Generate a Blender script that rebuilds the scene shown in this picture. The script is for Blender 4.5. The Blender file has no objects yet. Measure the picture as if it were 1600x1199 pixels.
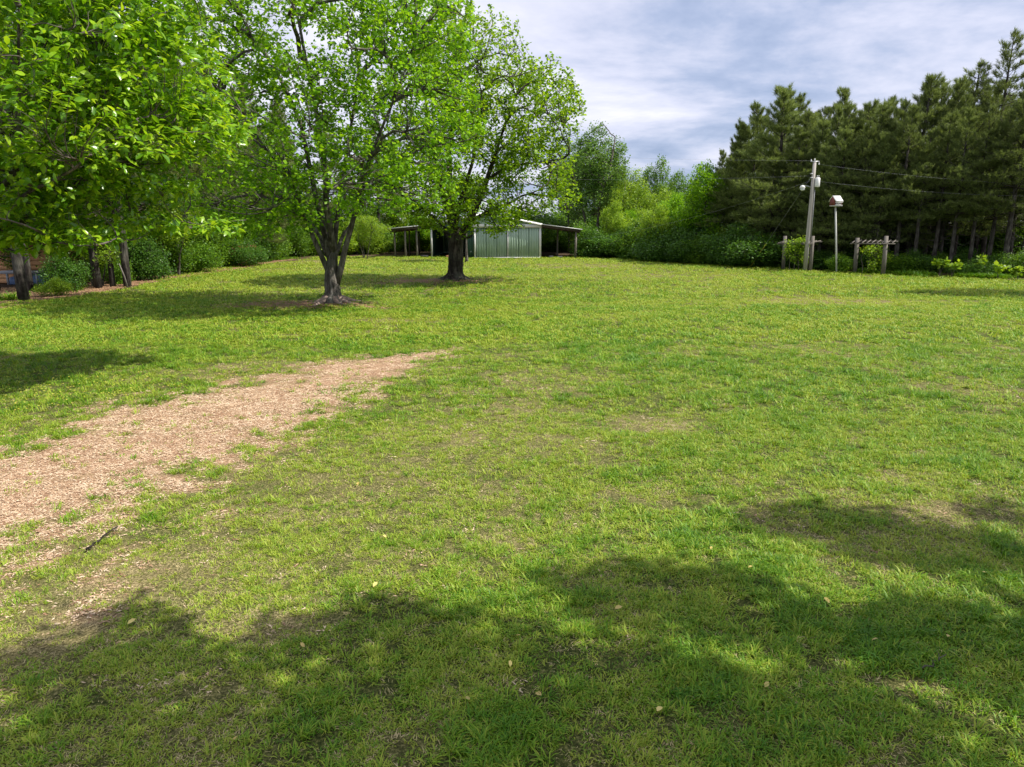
import bpy, math, random
import numpy as np
from mathutils import Vector, Matrix, Euler

# ------------------------------------------------------------------ camera, sky, sun, exposure
SC = bpy.context.scene
COL = SC.collection
CAM_H = 3.0
F = 1109.0
PITCH = math.atan(249.5 / F)

cam_d = bpy.data.cameras.new("camera")
cam_d.sensor_width = 36.0
cam_d.lens = F / 1600.0 * 36.0
cam_d.clip_start = 0.05
cam_d.clip_end = 3000.0
cam = bpy.data.objects.new("camera", cam_d)
COL.objects.link(cam)
cam.location = (0, 0, CAM_H)
cam.rotation_euler = (math.pi / 2 - PITCH, 0, 0)
SC.camera = cam

SUN_DIR = Vector((0.77, -0.13, 1.0)).normalized()      # towards the sun
SUN_EL = math.asin(SUN_DIR.z)
SUN_AZ = math.atan2(SUN_DIR.x, SUN_DIR.y)
world = bpy.data.worlds.new("World")
SC.world = world
world.use_nodes = True
wt = world.node_tree
for n in list(wt.nodes):
    wt.nodes.remove(n)


def N(t, ty, **kw):
    n = t.nodes.new(ty)
    for k, v in kw.items():
        setattr(n, k, v)
    return n


def setin(n, **kw):
    for k, v in kw.items():
        n.inputs[k.replace('_', ' ')].default_value = v


def math_node(t, op, a, b=None, clamp=False):
    n = N(t, 'ShaderNodeMath', operation=op)
    n.use_clamp = clamp
    for i, v in enumerate((a, b)):
        if v is None:
            continue
        if hasattr(v, 'links') or hasattr(v, 'is_linked'):
            t.links.new(v, n.inputs[i])
        else:
            n.inputs[i].default_value = v
    return n.outputs[0]


def ramp(t, fac, stops):
    r = N(t, 'ShaderNodeValToRGB')
    cr = r.color_ramp
    while len(cr.elements) < len(stops):
        cr.elements.new(0.5)
    for e, (p, c) in zip(cr.elements, stops):
        e.position = p
        e.color = (c[0], c[1], c[2], 1.0)
    t.links.new(fac, r.inputs[0])
    return r.outputs[0]


sky = N(wt, 'ShaderNodeTexSky', sky_type='NISHITA')
sky.sun_disc = False
sky.sun_elevation = SUN_EL
sky.sun_rotation = SUN_AZ
sky.air_density = 1.0
sky.dust_density = 1.0
bg_sky = N(wt, 'ShaderNodeBackground')
bg_sky.inputs[1].default_value = 0.11
wt.links.new(sky.outputs[0], bg_sky.inputs[0])
# broad layered cloud: noise on the flat cloud deck seen in perspective
tc = N(wt, 'ShaderNodeTexCoord')
sep = N(wt, 'ShaderNodeSeparateXYZ')
wt.links.new(tc.outputs['Generated'], sep.inputs[0])
zz = math_node(wt, 'ADD', math_node(wt, 'MAXIMUM', sep.outputs[2], 0.0), 0.16)
cu = math_node(wt, 'DIVIDE', sep.outputs[0], zz)
cv = math_node(wt, 'DIVIDE', sep.outputs[1], zz)
cmb = N(wt, 'ShaderNodeCombineXYZ')
wt.links.new(cu, cmb.inputs[0])
wt.links.new(cv, cmb.inputs[1])
n1 = N(wt, 'ShaderNodeTexNoise')
n1.inputs['Scale'].default_value = 0.85
n1.inputs['Detail'].default_value = 7.0
n1.inputs['Roughness'].default_value = 0.60
n1.inputs['Distortion'].default_value = 0.25
wt.links.new(cmb.outputs[0], n1.inputs['Vector'])
mp = N(wt, 'ShaderNodeMapping')
mp.inputs['Location'].default_value = (7.3, 2.1, 1.0)
mp.inputs['Scale'].default_value = (0.28, 0.55, 1.0)
wt.links.new(cmb.outputs[0], mp.inputs[0])
n2 = N(wt, 'ShaderNodeTexNoise')
n2.inputs['Scale'].default_value = 0.9
n2.inputs['Detail'].default_value = 4.0
wt.links.new(mp.outputs[0], n2.inputs['Vector'])
tot = math_node(wt, 'ADD', math_node(wt, 'MULTIPLY', n1.outputs[0], 0.55), math_node(wt, 'MULTIPLY', n2.outputs[0], 0.45))
cl_col = ramp(wt, tot, [(0.40, (0.22, 0.29, 0.46)), (0.46, (0.37, 0.43, 0.60)), (0.51, (0.58, 0.60, 0.74)), (0.58, (0.80, 0.79, 0.88))])
bg_cl = N(wt, 'ShaderNodeBackground')
bg_cl.inputs[1].default_value = 1.0
wt.links.new(cl_col, bg_cl.inputs[0])
mixw = N(wt, 'ShaderNodeMixShader')
mixw.inputs[0].default_value = 0.88
wt.links.new(bg_sky.outputs[0], mixw.inputs[1])
wt.links.new(bg_cl.outputs[0], mixw.inputs[2])
wo = N(wt, 'ShaderNodeOutputWorld')
wt.links.new(mixw.outputs[0], wo.inputs[0])

sun_d = bpy.data.lights.new("sun", 'SUN')
sun_d.energy = 5.0
sun_d.angle = math.radians(0.6)
sun_d.color = (1.0, 0.94, 0.84)
sun = bpy.data.objects.new("sun", sun_d)
sun.rotation_euler = (-SUN_DIR).to_track_quat('-Z', 'Y').to_euler()
sun.location = SUN_DIR * 100
COL.objects.link(sun)

SC.view_settings.view_transform = 'Standard'
SC.view_settings.look = 'None'
SC.view_settings.exposure = 0.44
SC.view_settings.gamma = 1.0
SC.view_settings.use_curve_mapping = False
SC.render.engine = 'CYCLES'
SC.cycles.max_bounces = 6
SC.cycles.diffuse_bounces = 3
SC.cycles.transmission_bounces = 4
SC.cycles.transparent_max_bounces = 4

# ------------------------------------------------------------------ helpers: picture coordinates -> place
cp, sp_ = math.cos(PITCH), math.sin(PITCH)


def ray(px, py):
    cx, cy = (px - 800.0) / F, (599.5 - py) / F
    return np.array([cx, cp + cy * sp_, cy * cp - sp_])


def ground(px, py):
    d = ray(px, py)
    t = -CAM_H / d[2]
    return np.array([d[0] * t, d[1] * t, 0.0])


def at_y(px, py, Y):
    d = ray(px, py)
    t = Y / d[1]
    return np.array([d[0] * t, Y, CAM_H + d[2] * t])


# ------------------------------------------------------------------ numpy noise
_r = np.random.RandomState(11)
_PERM = _r.rand(256, 256)


def vnoise(x, y):
    xi = np.floor(x).astype(int)
    yi = np.floor(y).astype(int)
    fx, fy = x - xi, y - yi
    fx, fy = fx * fx * (3 - 2 * fx), fy * fy * (3 - 2 * fy)
    a = _PERM[xi % 256, yi % 256]
    b = _PERM[(xi + 1) % 256, yi % 256]
    c = _PERM[xi % 256, (yi + 1) % 256]
    d = _PERM[(xi + 1) % 256, (yi + 1) % 256]
    return (a * (1 - fx) + b * fx) * (1 - fy) + (c * (1 - fx) + d * fx) * fy


def fbm(x, y, s, o=4, seed=0):
    x = np.asarray(x, float) / s + 17.3 * seed + 40
    y = np.asarray(y, float) / s + 9.1 * seed + 60
    v = 0
    a = 0.5
    tt = 0
    for k in range(o):
        v = v + a * vnoise(x, y)
        tt += a
        a *= 0.55
        x = x * 2.03 + 3.1
        y = y * 2.03 + 5.7
    return v / tt


def smooth(e0, e1, x):
    t = np.clip((x - e0) / (e1 - e0), 0, 1)
    return t * t * (3 - 2 * t)


# right-hand edge of the lawn as world points, and left edge
RE = [ground(px, py)[:2] for px, py in [(2300, 462), (1900, 446), (1600, 437), (1450, 432), (1280, 425), (1130, 414), (1040, 409), (960, 404.5)]]
RE_Y = np.array([p[1] for p in RE])
RE_X = np.array([p[0] for p in RE])


def edge_right(y):
    return np.interp(y, RE_Y, RE_X)


def edge_left(y):
    return -20.0 + 1.2 * np.sin(np.asarray(y) * 0.23) + 0.9 * smooth(40, 55, np.asarray(y)) * 1.0


def in_lawn(x, y):
    """1 inside the mown lawn"""
    j = (fbm(x, y, 1.3, 3, 5) - 0.5) * 1.6
    a = smooth(-0.3, 0.6, x - edge_left(y) + j)
    b = smooth(-0.3, 0.8, edge_right(y) + 0.9 - x + j)
    b = np.where(y < RE_Y.min(), 1.0, b)
    c = smooth(0.0, 1.2, 67.5 - y + j)
    return a * b * c


pairs = [((-500, 900), (-500, 1500)), ((-200, 760), (-200, 1080)), ((0, 685), (0, 930)), ((200, 640), (150, 835)), ((390, 590), (340, 725)),
         ((540, 558), (470, 640)), ((640, 545), (590, 590)), ((712, 540), (705, 550))]
PATH = []
for a, b in pairs:
    A, B = ground(*a)[:2], ground(*b)[:2]
    PATH.append(((A + B) / 2, np.linalg.norm(A - B) / 2))
PATH[0] = (PATH[1][0] + (PATH[1][0] - PATH[2][0]) * 2.0, PATH[1][1])


def path_mask(x, y):
    best = np.full(np.shape(x), -9.0)
    for (a, ra), (b, rb) in zip(PATH[:-1], PATH[1:]):
        d = b - a
        t = np.clip(((x - a[0]) * d[0] + (y - a[1]) * d[1]) / (d @ d), 0, 1)
        r = ra + (rb - ra) * t
        # the two picture points are not square to the way, so narrow it
        r = r * (1.04 - 0.42 * np.clip((x + 5.5) / 4.5, 0, 1))
        dd = np.hypot(x - (a[0] + t * d[0]), y - (a[1] + t * d[1]))
        best = np.maximum(best, (r - dd) / (0.36 * r + 0.2))
    n = (fbm(x, y, 1.1, 5, 2) - 0.5) * 2.4 + (fbm(x, y, 0.30, 4, 21) - 0.5) * 3.4
    return smooth(-0.5, 2.2, best + n * 1.0)


TR1 = ground(520, 475)      # grey maple
TR2 = ground(711, 440)      # broad dark maple


def litter_mask(x, y):
    m = 1 - in_lawn(x, y)
    for c, rx, ry in ((TR1, 3.4, 1.5), (TR2, 4.2, 1.9)):
        q = np.hypot((x - c[0] + 1.2) / rx, (y - c[1]) / ry) + (fbm(x, y, 0.7, 3, 8) - 0.5) * 1.1
        m = np.maximum(m, 0.85 * smooth(1.15, 0.45, q))
    return m


def dry_mask(x, y):
    d = fbm(x, y, 2.6, 5, 3)
    e = fbm(x, y, 0.55, 4, 4)
    v = smooth(0.47, 0.68, d * 0.45 + e * 0.55)
    far = smooth(16, 40, y) * 0.12
    b = 0
    for px, py, rx, ry, k in ((480, 760, 2.6, 1.8, .42), (700, 680, 3.6, 2.2, .36), (620, 850, 2.0, 1.2, .25), (250, 900, 1.5, 1.0, .5), (1300, 470, 5.0, 2.0, .8), (1000, 430, 9, 4, .45), (900, 415, 7, 3, .6), (840, 590, 1.6, 1.0, .35),
                              (1010, 665, 1.0, .6, .7), (760, 770, .8, .5, .5), (90, 990, .5, .5, .8), (420, 975, .6, .3, .8), (450, 410, 8, 4, .5), (620, 500, 2.5, .7, .6), (1490, 800, 1.0, 0.5, .4)):
        g = ground(px, py)
        b = np.maximum(b, k * smooth(1.3, 0.2, np.hypot((x - g[0]) / rx, (y - g[1]) / ry) + (e - .5) * 1.2))
    # extra thinness next to the path
    return np.clip(v * 0.5 + far + b, 0, 1)


def gz(x, y):
    x = np.asarray(x, float)
    y = np.asarray(y, float)
    z = (fbm(x, y, 9.0, 2, 7) - 0.5) * 0.16 * smooth(6, 14, y) + (fbm(x, y, 0.8, 2, 6) - 0.5) * 0.035
    for c in (TR1, TR2):
        z = z + 0.10 * np.exp(-((x - c[0]) ** 2 + (y - c[1]) ** 2) / 1.6)
    return z


def G(px, py):
    p = ground(px, py)
    p[2] = float(gz(p[0], p[1]))
    return p


# ------------------------------------------------------------------ mesh building
def mesh_from(name, V, tris=None, quads=None, mat=None, smooth_shade=False):
    V = np.asarray(V, np.float32).reshape(-1, 3)
    tris = np.zeros((0, 3), np.int32) if tris is None else np.asarray(tris, np.int32).reshape(-1, 3)
    quads = np.zeros((0, 4), np.int32) if quads is None else np.asarray(quads, np.int32).reshape(-1, 4)
    me = bpy.data.meshes.new(name)
    me.vertices.add(len(V))
    me.vertices.foreach_set("co", V.ravel())
    nt, nq = len(tris), len(quads)
    me.loops.add(nt * 3 + nq * 4)
    me.loops.foreach_set("vertex_index", np.concatenate([tris.ravel(), quads.ravel()]))
    me.polygons.add(nt + nq)
    st = np.concatenate([np.arange(nt) * 3, nt * 3 + np.arange(nq) * 4]).astype(np.int32)
    me.polygons.foreach_set("loop_start", st)
    try:
        me.polygons.foreach_set("loop_total", np.concatenate([np.full(nt, 3), np.full(nq, 4)]).astype(np.int32))
    except Exception:
        pass
    if smooth_shade:
        me.polygons.foreach_set("use_smooth", np.ones(nt + nq, bool))
    if mat:
        me.materials.append(mat)
    me.update(calc_edges=True)
    me.validate()
    return me


class MB:
    """collects geometry for ONE mesh"""

    def __init__(self):
        self.v, self.t, self.q, self.n = [], [], [], 0

    def add(self, V, tris=None, quads=None):
        V = np.asarray(V, float).reshape(-1, 3)
        if tris is not None and len(tris):
            self.t.append(np.asarray(tris, int) + self.n)
        if quads is not None and len(quads):
            self.q.append(np.asarray(quads, int) + self.n)
        self.v.append(V)
        self.n += len(V)
        return self

    def box(self, a, b, rz=0.0, piv=None):
        x0, y0, z0 = a
        x1, y1, z1 = b
        V = np.array([[x0, y0, z0], [x1, y0, z0], [x1, y1, z0], [x0, y1, z0], [x0, y0, z1], [x1, y0, z1], [x1, y1, z1], [x0, y1, z1]], float)
        if rz:
            p = np.array(piv if piv is not None else [(x0 + x1) / 2, (y0 + y1) / 2])
            c, s = math.cos(rz), math.sin(rz)
            w = V[:, :2] - p
            V[:, 0] = p[0] + w[:, 0] * c - w[:, 1] * s
            V[:, 1] = p[1] + w[:, 0] * s + w[:, 1] * c
        self.add(V, quads=[[0, 3, 2, 1], [4, 5, 6, 7], [0, 1, 5, 4], [1, 2, 6, 5], [2, 3, 7, 6], [3, 0, 4, 7]])
        return self

    def prism(self, pts, off):
        """closed outline pts (n,3) pushed along off"""
        P = np.asarray(pts, float)
        n = len(P)
        Q = P + np.asarray(off, float)
        V = np.vstack([P, Q])
        q = [[i, (i + 1) % n, n + (i + 1) % n, n + i] for i in range(n)]
        t = [[0, i + 1, i] for i in range(1, n - 1)] + [[n, n + i, n + i + 1] for i in range(1, n - 1)]
        self.add(V, tris=t, quads=q)
        return self

    def tube(self, P, R, k=6, cap=True, rough=0.0, rng=None, lobes=None):
        P = np.asarray(P, float)
        R = np.asarray(R, float) * np.ones(len(P))
        m = len(P)
        T = np.gradient(P, axis=0)
        T /= np.linalg.norm(T, axis=1)[:, None] + 1e-9
        up = np.array([0, 0, 1.0]) if abs(T[:, 2]).mean() < 0.8 else np.array([1.0, 0, 0])
        A = np.cross(T, up)
        A /= np.linalg.norm(A, axis=1)[:, None] + 1e-9
        B = np.cross(T, A)
        th = np.arange(k) * 2 * math.pi / k
        rad = R[:, None] * np.ones((1, k))
        if rough and rng is not None:
            rad = rad * (1 + rough * (rng.rand(m, k) - 0.5) * 2)
        if lobes is not None:
            rad = rad * lobes(th, m)
        V = P[:, None, :] + rad[..., None] * (np.cos(th)[None, :, None] * A[:, None, :] + np.sin(th)[None, :, None] * B[:, None, :])
        i = np.arange(m - 1)[:, None] * k
        j = np.arange(k)[None, :]
        j2 = (j + 1) % k
        q = np.stack([i + j, i + j2, i + k + j2, i + k + j], -1).reshape(-1, 4)
        V = V.reshape(-1, 3)
        t = None
        if cap:
            V = np.vstack([V, P[-1], P[0]])
            c1, c0 = m * k, m * k + 1
            jj = np.arange(k)
            b = (m - 1) * k
            t = np.vstack([np.stack([b + jj, b + (jj + 1) % k, np.full(k, c1)], 1), np.stack([(jj + 1) % k, jj, np.full(k, c0)], 1)])
        self.add(V, tris=t, quads=q)
        return self

    def mesh(self, name, mat, smooth_shade=False):
        return mesh_from(name, np.vstack(self.v), np.vstack(self.t) if self.t else None, np.vstack(self.q) if self.q else None, mat, smooth_shade)

    def obj(self, name, mat, parent=None, smooth_shade=False):
        return link(name, self.mesh(name, mat, smooth_shade), parent)


def link(name, me, parent=None, loc=None):
    o = bpy.data.objects.new(name, me)
    COL.objects.link(o)
    if parent is not None:
        o.parent = parent
    if loc is not None:
        o.location = loc
    return o


def tag(o, label=None, cat=None, group=None, kind=None):
    if label:
        o['label'] = label
    if cat:
        o['category'] = cat
    if group:
        o['group'] = group
    if kind:
        o['kind'] = kind
    return o


def thing(name, label, cat, loc=(0, 0, 0), group=None):
    o = bpy.data.objects.new(name, None)
    COL.objects.link(o)
    o.location = loc
    return tag(o, label, cat, group)


def dup(root, loc, rz=0.0, s=1.0, label=None, group=None, cat=None, sxy=None):
    r = root.copy()
    COL.objects.link(r)
    r.location = loc
    r.rotation_euler = (0, 0, rz)
    r.scale = (s if sxy is None else sxy, s if sxy is None else sxy, s)
    tag(r, label, cat, group)
    for ch in root.children:
        c = ch.copy()
        COL.objects.link(c)
        c.parent = r
        for g in ch.children:
            d = g.copy()
            COL.objects.link(d)
            d.parent = c
    return r


# ------------------------------------------------------------------ materials
def new_mat(name):
    m = bpy.data.materials.new(name)
    m.use_nodes = True
    t = m.node_tree
    for n in list(t.nodes):
        t.nodes.remove(n)
    out = N(t, 'ShaderNodeOutputMaterial')
    return m, t, out


def principled(t, out, rough=0.8, spec=0.3, metal=0.0):
    b = N(t, 'ShaderNodeBsdfPrincipled')
    b.inputs['Roughness'].default_value = rough
    b.inputs['Specular IOR Level'].default_value = spec
    b.inputs['Metallic'].default_value = metal
    t.links.new(b.outputs[0], out.inputs[0])
    return b


def mixc(t, fac, a, b, mode='MIX'):
    m = N(t, 'ShaderNodeMix', data_type='RGBA', blend_type=mode)
    for sock, v in ((m.inputs[0], fac), (m.inputs[6], a), (m.inputs[7], b)):
        if isinstance(v, (int, float)):
            sock.default_value = v
        elif isinstance(v, tuple):
            sock.default_value = (v[0], v[1], v[2], 1.0)
        else:
            t.links.new(v, sock)
    return m.outputs[2]


def coords(t, scale=(1, 1, 1), kind='Object'):
    c = N(t, 'ShaderNodeTexCoord')
    mp_ = N(t, 'ShaderNodeMapping')
    mp_.inputs['Scale'].default_value = scale
    t.links.new(c.outputs[kind], mp_.inputs[0])
    return mp_.outputs[0]


def noise(t, vec, scale, detail=4, rough=0.55):
    n = N(t, 'ShaderNodeTexNoise')
    n.inputs['Scale'].default_value = scale
    n.inputs['Detail'].default_value = detail
    n.inputs['Roughness'].default_value = rough
    t.links.new(vec, n.inputs['Vector'])
    return n.outputs[0]


def bump(t, b, h, strength=0.4, dist=0.02):
    bn = N(t, 'ShaderNodeBump')
    bn.inputs['Strength'].default_value = strength
    bn.inputs['Distance'].default_value = dist
    t.links.new(h, bn.inputs['Height'])
    t.links.new(bn.outputs[0], b.inputs['Normal'])


def simple(name, c1, c2, scale=6.0, rough=0.8, spec=0.3, stretch=(1, 1, 1), bstr=0.3, metal=0.0, bdist=0.01):
    m, t, out = new_mat(name)
    b = principled(t, out, rough, spec, metal)
    v = coords(t, stretch)
    n = noise(t, v, scale, 6, 0.62)
    t.links.new(ramp(t, n, [(0.32, c1), (0.68, c2)]), b.inputs['Base Color'])
    bump(t, b, n, bstr, bdist)
    return m


def leaf_mat(name, cols, trans=0.42, rough=0.45, spec=0.35, clump=0.35, tboost=(1.7, 1.5, 0.7)):
    """cols: three greens; each leaf takes its own shade, clumps drift in hue"""
    m, t, out = new_mat(name)
    geo = N(t, 'ShaderNodeNewGeometry')
    oi = N(t, 'ShaderNodeObjectInfo')
    r = math_node(t, 'FRACT', math_node(t, 'ADD', geo.outputs['Random Per Island'], oi.outputs['Random']))
    v = coords(t)
    n = noise(t, v, 0.7, 2)
    f = math_node(t, 'ADD', math_node(t, 'MULTIPLY', r, 1.0 - clump), math_node(t, 'MULTIPLY', n, clump))
    c = ramp(t, f, [(0.12, cols[0]), (0.5, cols[1]), (0.88, cols[2])])
    hs = N(t, 'ShaderNodeHueSaturation')
    t.links.new(c, hs.inputs['Color'])
    t.links.new(math_node(t, 'ADD', math_node(t, 'MULTIPLY', oi.outputs['Random'], 0.24), 0.90), hs.inputs['Value'])
    c = hs.outputs[0]
    b = N(t, 'ShaderNodeBsdfPrincipled')
    b.inputs['Roughness'].default_value = rough
    b.inputs['Specular IOR Level'].default_value = spec
    t.links.new(c, b.inputs['Base Color'])
    tr = N(t, 'ShaderNodeBsdfTranslucent')
    t.links.new(mixc(t, 1.0, c, (tboost[0], tboost[1], tboost[2]), 'MULTIPLY'), tr.inputs[0])
    mx = N(t, 'ShaderNodeMixShader')
    mx.inputs[0].default_value = trans
    t.links.new(b.outputs[0], mx.inputs[1])
    t.links.new(tr.outputs[0], mx.inputs[2])
    t.links.new(mx.outputs[0], out.inputs[0])
    return m


M = {}
M['leaf_maple'] = leaf_mat('leaf_maple', [(0.055, 0.155, 0.005), (0.145, 0.32, 0.010), (0.29, 0.50, 0.025)], trans=.48, spec=.22)
M['leaf_maple_yellow'] = leaf_mat('leaf_maple_yellow', [(0.075, 0.175, 0.006), (0.18, 0.345, 0.012), (0.34, 0.52, 0.03)], trans=.50, spec=.22)
M['leaf_near'] = leaf_mat('leaf_near', [(0.06, 0.17, 0.006), (0.17, 0.36, 0.010), (0.38, 0.56, 0.03)], trans=0.42, rough=0.28, spec=0.6)
M['leaf_cool'] = leaf_mat('leaf_cool', [(0.06, 0.14, 0.03), (0.11, 0.22, 0.04), (0.17, 0.30, 0.05)])
M['leaf_lime'] = leaf_mat('leaf_lime', [(0.10, 0.20, 0.012), (0.20, 0.34, 0.02), (0.34, 0.48, 0.05)])
M['leaf_mid'] = leaf_mat('leaf_mid', [(0.04, 0.11, 0.009), (0.10, 0.22, 0.014), (0.20, 0.35, 0.028)])
M['leaf_dark'] = leaf_mat('leaf_dark', [(0.030, 0.085, 0.012), (0.06, 0.15, 0.018), (0.12, 0.25, 0.03)], trans=0.38)
M['needle'] = leaf_mat('needle', [(0.045, 0.072, 0.022), (0.14, 0.19, 0.052), (0.31, 0.37, 0.12)], trans=0.44, rough=0.5, spec=0.35, clump=0.45, tboost=(1.3, 1.3, 0.8))
M['flower_pink'] = leaf_mat('flower_pink', [(0.45, 0.06, 0.10), (0.55, 0.10, 0.16), (0.7, 0.25, 0.3)], trans=0.3)


def bark(name, c0, c1, c2, sc=9.0, st=(1, 1, 0.22), bs=0.9, bd=0.05):
    m, t, out = new_mat(name)
    b = principled(t, out, 0.9, 0.15)
    v = coords(t, st)
    n = noise(t, v, sc, 7, 0.65)
    v2 = coords(t, (1, 1, 1))
    n2_ = noise(t, v2, 1.6, 4, 0.6)
    c = ramp(t, n, [(0.30, c0), (0.50, c1), (0.70, c2)])
    c = mixc(t, ramp(t, n2_, [(0.45, (0, 0, 0)), (0.7, (0.35, 0.35, 0.35))]), c, (0.20, 0.21, 0.16))
    t.links.new(c, b.inputs['Base Color'])
    bump(t, b, n, bs, bd)
    return m


M['bark_grey'] = bark('bark_grey', (0.02, 0.017, 0.014), (0.085, 0.074, 0.064), (0.27, 0.245, 0.22), bs=1.0, bd=.09)
M['bark_dark'] = bark('bark_dark', (0.008, 0.006, 0.005), (0.035, 0.028, 0.023), (0.12, 0.10, 0.085), bs=1.0, bd=.10)
M['bark_pine'] = bark('bark_pine', (0.012, 0.010, 0.009), (0.045, 0.038, 0.033), (0.15, 0.13, 0.115), 7, bs=1.0, bd=.08)
M['bark_twig'] = simple('bark_twig', (0.045, 0.038, 0.03), (0.15, 0.13, 0.11), 5)
M['root'] = simple('root', (0.16, 0.11, 0.09), (0.36, 0.27, 0.23), 14, bstr=0.8, bdist=0.03)

# grass: every tuft carries its own tint (0 dry .. 1 lush)
def grass_mat(name, c0, c1, c2, trans=0.3):
    m, t, out = new_mat(name)
    at = N(t, 'ShaderNodeAttribute', attribute_type='INSTANCER', attribute_name='tint')
    geo = N(t, 'ShaderNodeNewGeometry')
    f = math_node(t, 'ADD', at.outputs['Fac'], math_node(t, 'MULTIPLY', math_node(t, 'SUBTRACT', geo.outputs['Random Per Island'], 0.5), 0.9))
    c = ramp(t, f, [(0.0, c0), (0.45, c1), (1.0, c2)])
    b = N(t, 'ShaderNodeBsdfPrincipled')
    b.inputs['Roughness'].default_value = 0.5
    b.inputs['Specular IOR Level'].default_value = 0.3
    t.links.new(c, b.inputs['Base Color'])
    tr = N(t, 'ShaderNodeBsdfTranslucent')
    t.links.new(mixc(t, 1.0, c, (1.35, 1.3, 0.8), 'MULTIPLY'), tr.inputs[0])
    mx = N(t, 'ShaderNodeMixShader')
    mx.inputs[0].default_value = trans
    t.links.new(b.outputs[0], mx.inputs[1])
    t.links.new(tr.outputs[0], mx.inputs[2])
    t.links.new(mx.outputs[0], out.inputs[0])
    return m


M['grass'] = grass_mat('grass', (0.35, 0.41, 0.05), (0.18, 0.33, 0.014), (0.062, 0.185, 0.008))
M['straw'] = grass_mat('straw', (0.58, 0.48, 0.26), (0.44, 0.38, 0.17), (0.32, 0.31, 0.10), 0.2)
M['chip'] = grass_mat('chip', (0.20, 0.10, 0.055), (0.42, 0.28, 0.17), (0.64, 0.51, 0.36), 0.05)

# ground sheet
gm, t, out = new_mat('ground')
b = principled(t, out, 0.95, 0.1)
v = coords(t, (1, 1, 1))
a_d = N(t, 'ShaderNodeAttribute', attribute_name='masks')
sepc = N(t, 'ShaderNodeSeparateColor')
t.links.new(a_d.outputs['Color'], sepc.inputs[0])
fine = noise(t, v, 42.0, 8, 0.78)
mid = noise(t, v, 3.2, 6, 0.6)
soil = ramp(t, fine, [(0.34, (0.12, 0.065, 0.038)), (0.5, (0.36, 0.225, 0.14)), (0.64, (0.60, 0.43, 0.29))])
thatch = ramp(t, fine, [(0.36, (0.014, 0.020, 0.006)), (0.5, (0.055, 0.075, 0.016)), (0.63, (0.20, 0.20, 0.06))])
dryth = ramp(t, fine, [(0.36, (0.035, 0.03, 0.013)), (0.5, (0.16, 0.14, 0.055)), (0.63, (0.42, 0.35, 0.17))])
litt = ramp(t, fine, [(0.34, (0.02, 0.014, 0.008)), (0.5, (0.075, 0.05, 0.031)), (0.66, (0.18, 0.125, 0.08))])
c = mixc(t, sepc.outputs[1], thatch, dryth)
c = mixc(t, sepc.outputs[0], c, soil)
c = mixc(t, sepc.outputs[2], c, litt)
c = mixc(t, 0.35, c, ramp(t, mid, [(0.3, (0.62, 0.62, 0.62)), (0.7, (1.25, 1.25, 1.25))]), 'MULTIPLY')
t.links.new(c, b.inputs['Base Color'])
bump(t, b, fine, 0.9, 0.02)
M['ground'] = gm

# ------------------------------------------------------------------ ground sheet
def axis(dense_lo, dense_hi, step, far_lo, far_hi, growth=1.18):
    a = list(np.arange(dense_lo, dense_hi, step))
    s = step
    while a[-1] < far_hi:
        s *= growth
        a.append(a[-1] + s)
    s = step
    lo = [a[0]]
    while lo[-1] > far_lo:
        s *= growth
        lo.append(lo[-1] - s)
    return np.array(lo[:0:-1] + a)


ys = [2.0]
while ys[-1] < 75:
    ys.append(ys[-1] + max(0.09, ys[-1] * 0.011))
s = 1.0
while ys[-1] < 1500:
    s *= 1.3
    ys.append(ys[-1] + s)
lo = [2.0]
s = 0.3
while lo[-1] > -120:
    s *= 1.3
    lo.append(lo[-1] - s)
ys = np.array(lo[:0:-1] + ys)
xs = [0.0]
while xs[-1] < 34:
    xs.append(xs[-1] + max(0.10, xs[-1] * 0.018))
s = 1.0
while xs[-1] < 1200:
    s *= 1.35
    xs.append(xs[-1] + s)
xs = np.array([-q for q in xs[:0:-1]] + xs)
GX, GY = np.meshgrid(xs, ys)
nx, ny = len(xs), len(ys)
GZ = gz(GX, GY)
idx = np.arange(nx * ny).reshape(ny, nx)
quads = np.stack([idx[:-1, :-1], idx[:-1, 1:], idx[1:, 1:], idx[1:, :-1]], -1).reshape(-1, 4)
me = mesh_from('ground', np.stack([GX, GY, GZ], -1), quads=quads, mat=M['ground'], smooth_shade=True)
ca = me.color_attributes.new('masks', 'FLOAT_COLOR', 'POINT')
lm = litter_mask(GX, GY).ravel()
pm = path_mask(GX, GY).ravel()
dm = dry_mask(GX, GY).ravel()
sl = ground(885, 405)
slabm = (smooth(1.25, 0.7, np.hypot((GX - sl[0]) / 2.9, (GY - 63.0) / 0.8) + (fbm(GX, GY, 0.8, 3, 9) - .5) * .8)).ravel()
ca.data.foreach_set('color', np.stack([np.clip(pm + slabm, 0, 1), dm, lm, np.ones_like(lm)], -1).astype(np.float32).ravel())
g_ob = link('ground', me)
tag(g_ob, 'open lawn ground with a worn tan dirt track', None, kind='structure')

# ------------------------------------------------------------------ grass tufts (prototypes live outside the scene)
rng = np.random.RandomState(5)


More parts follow.
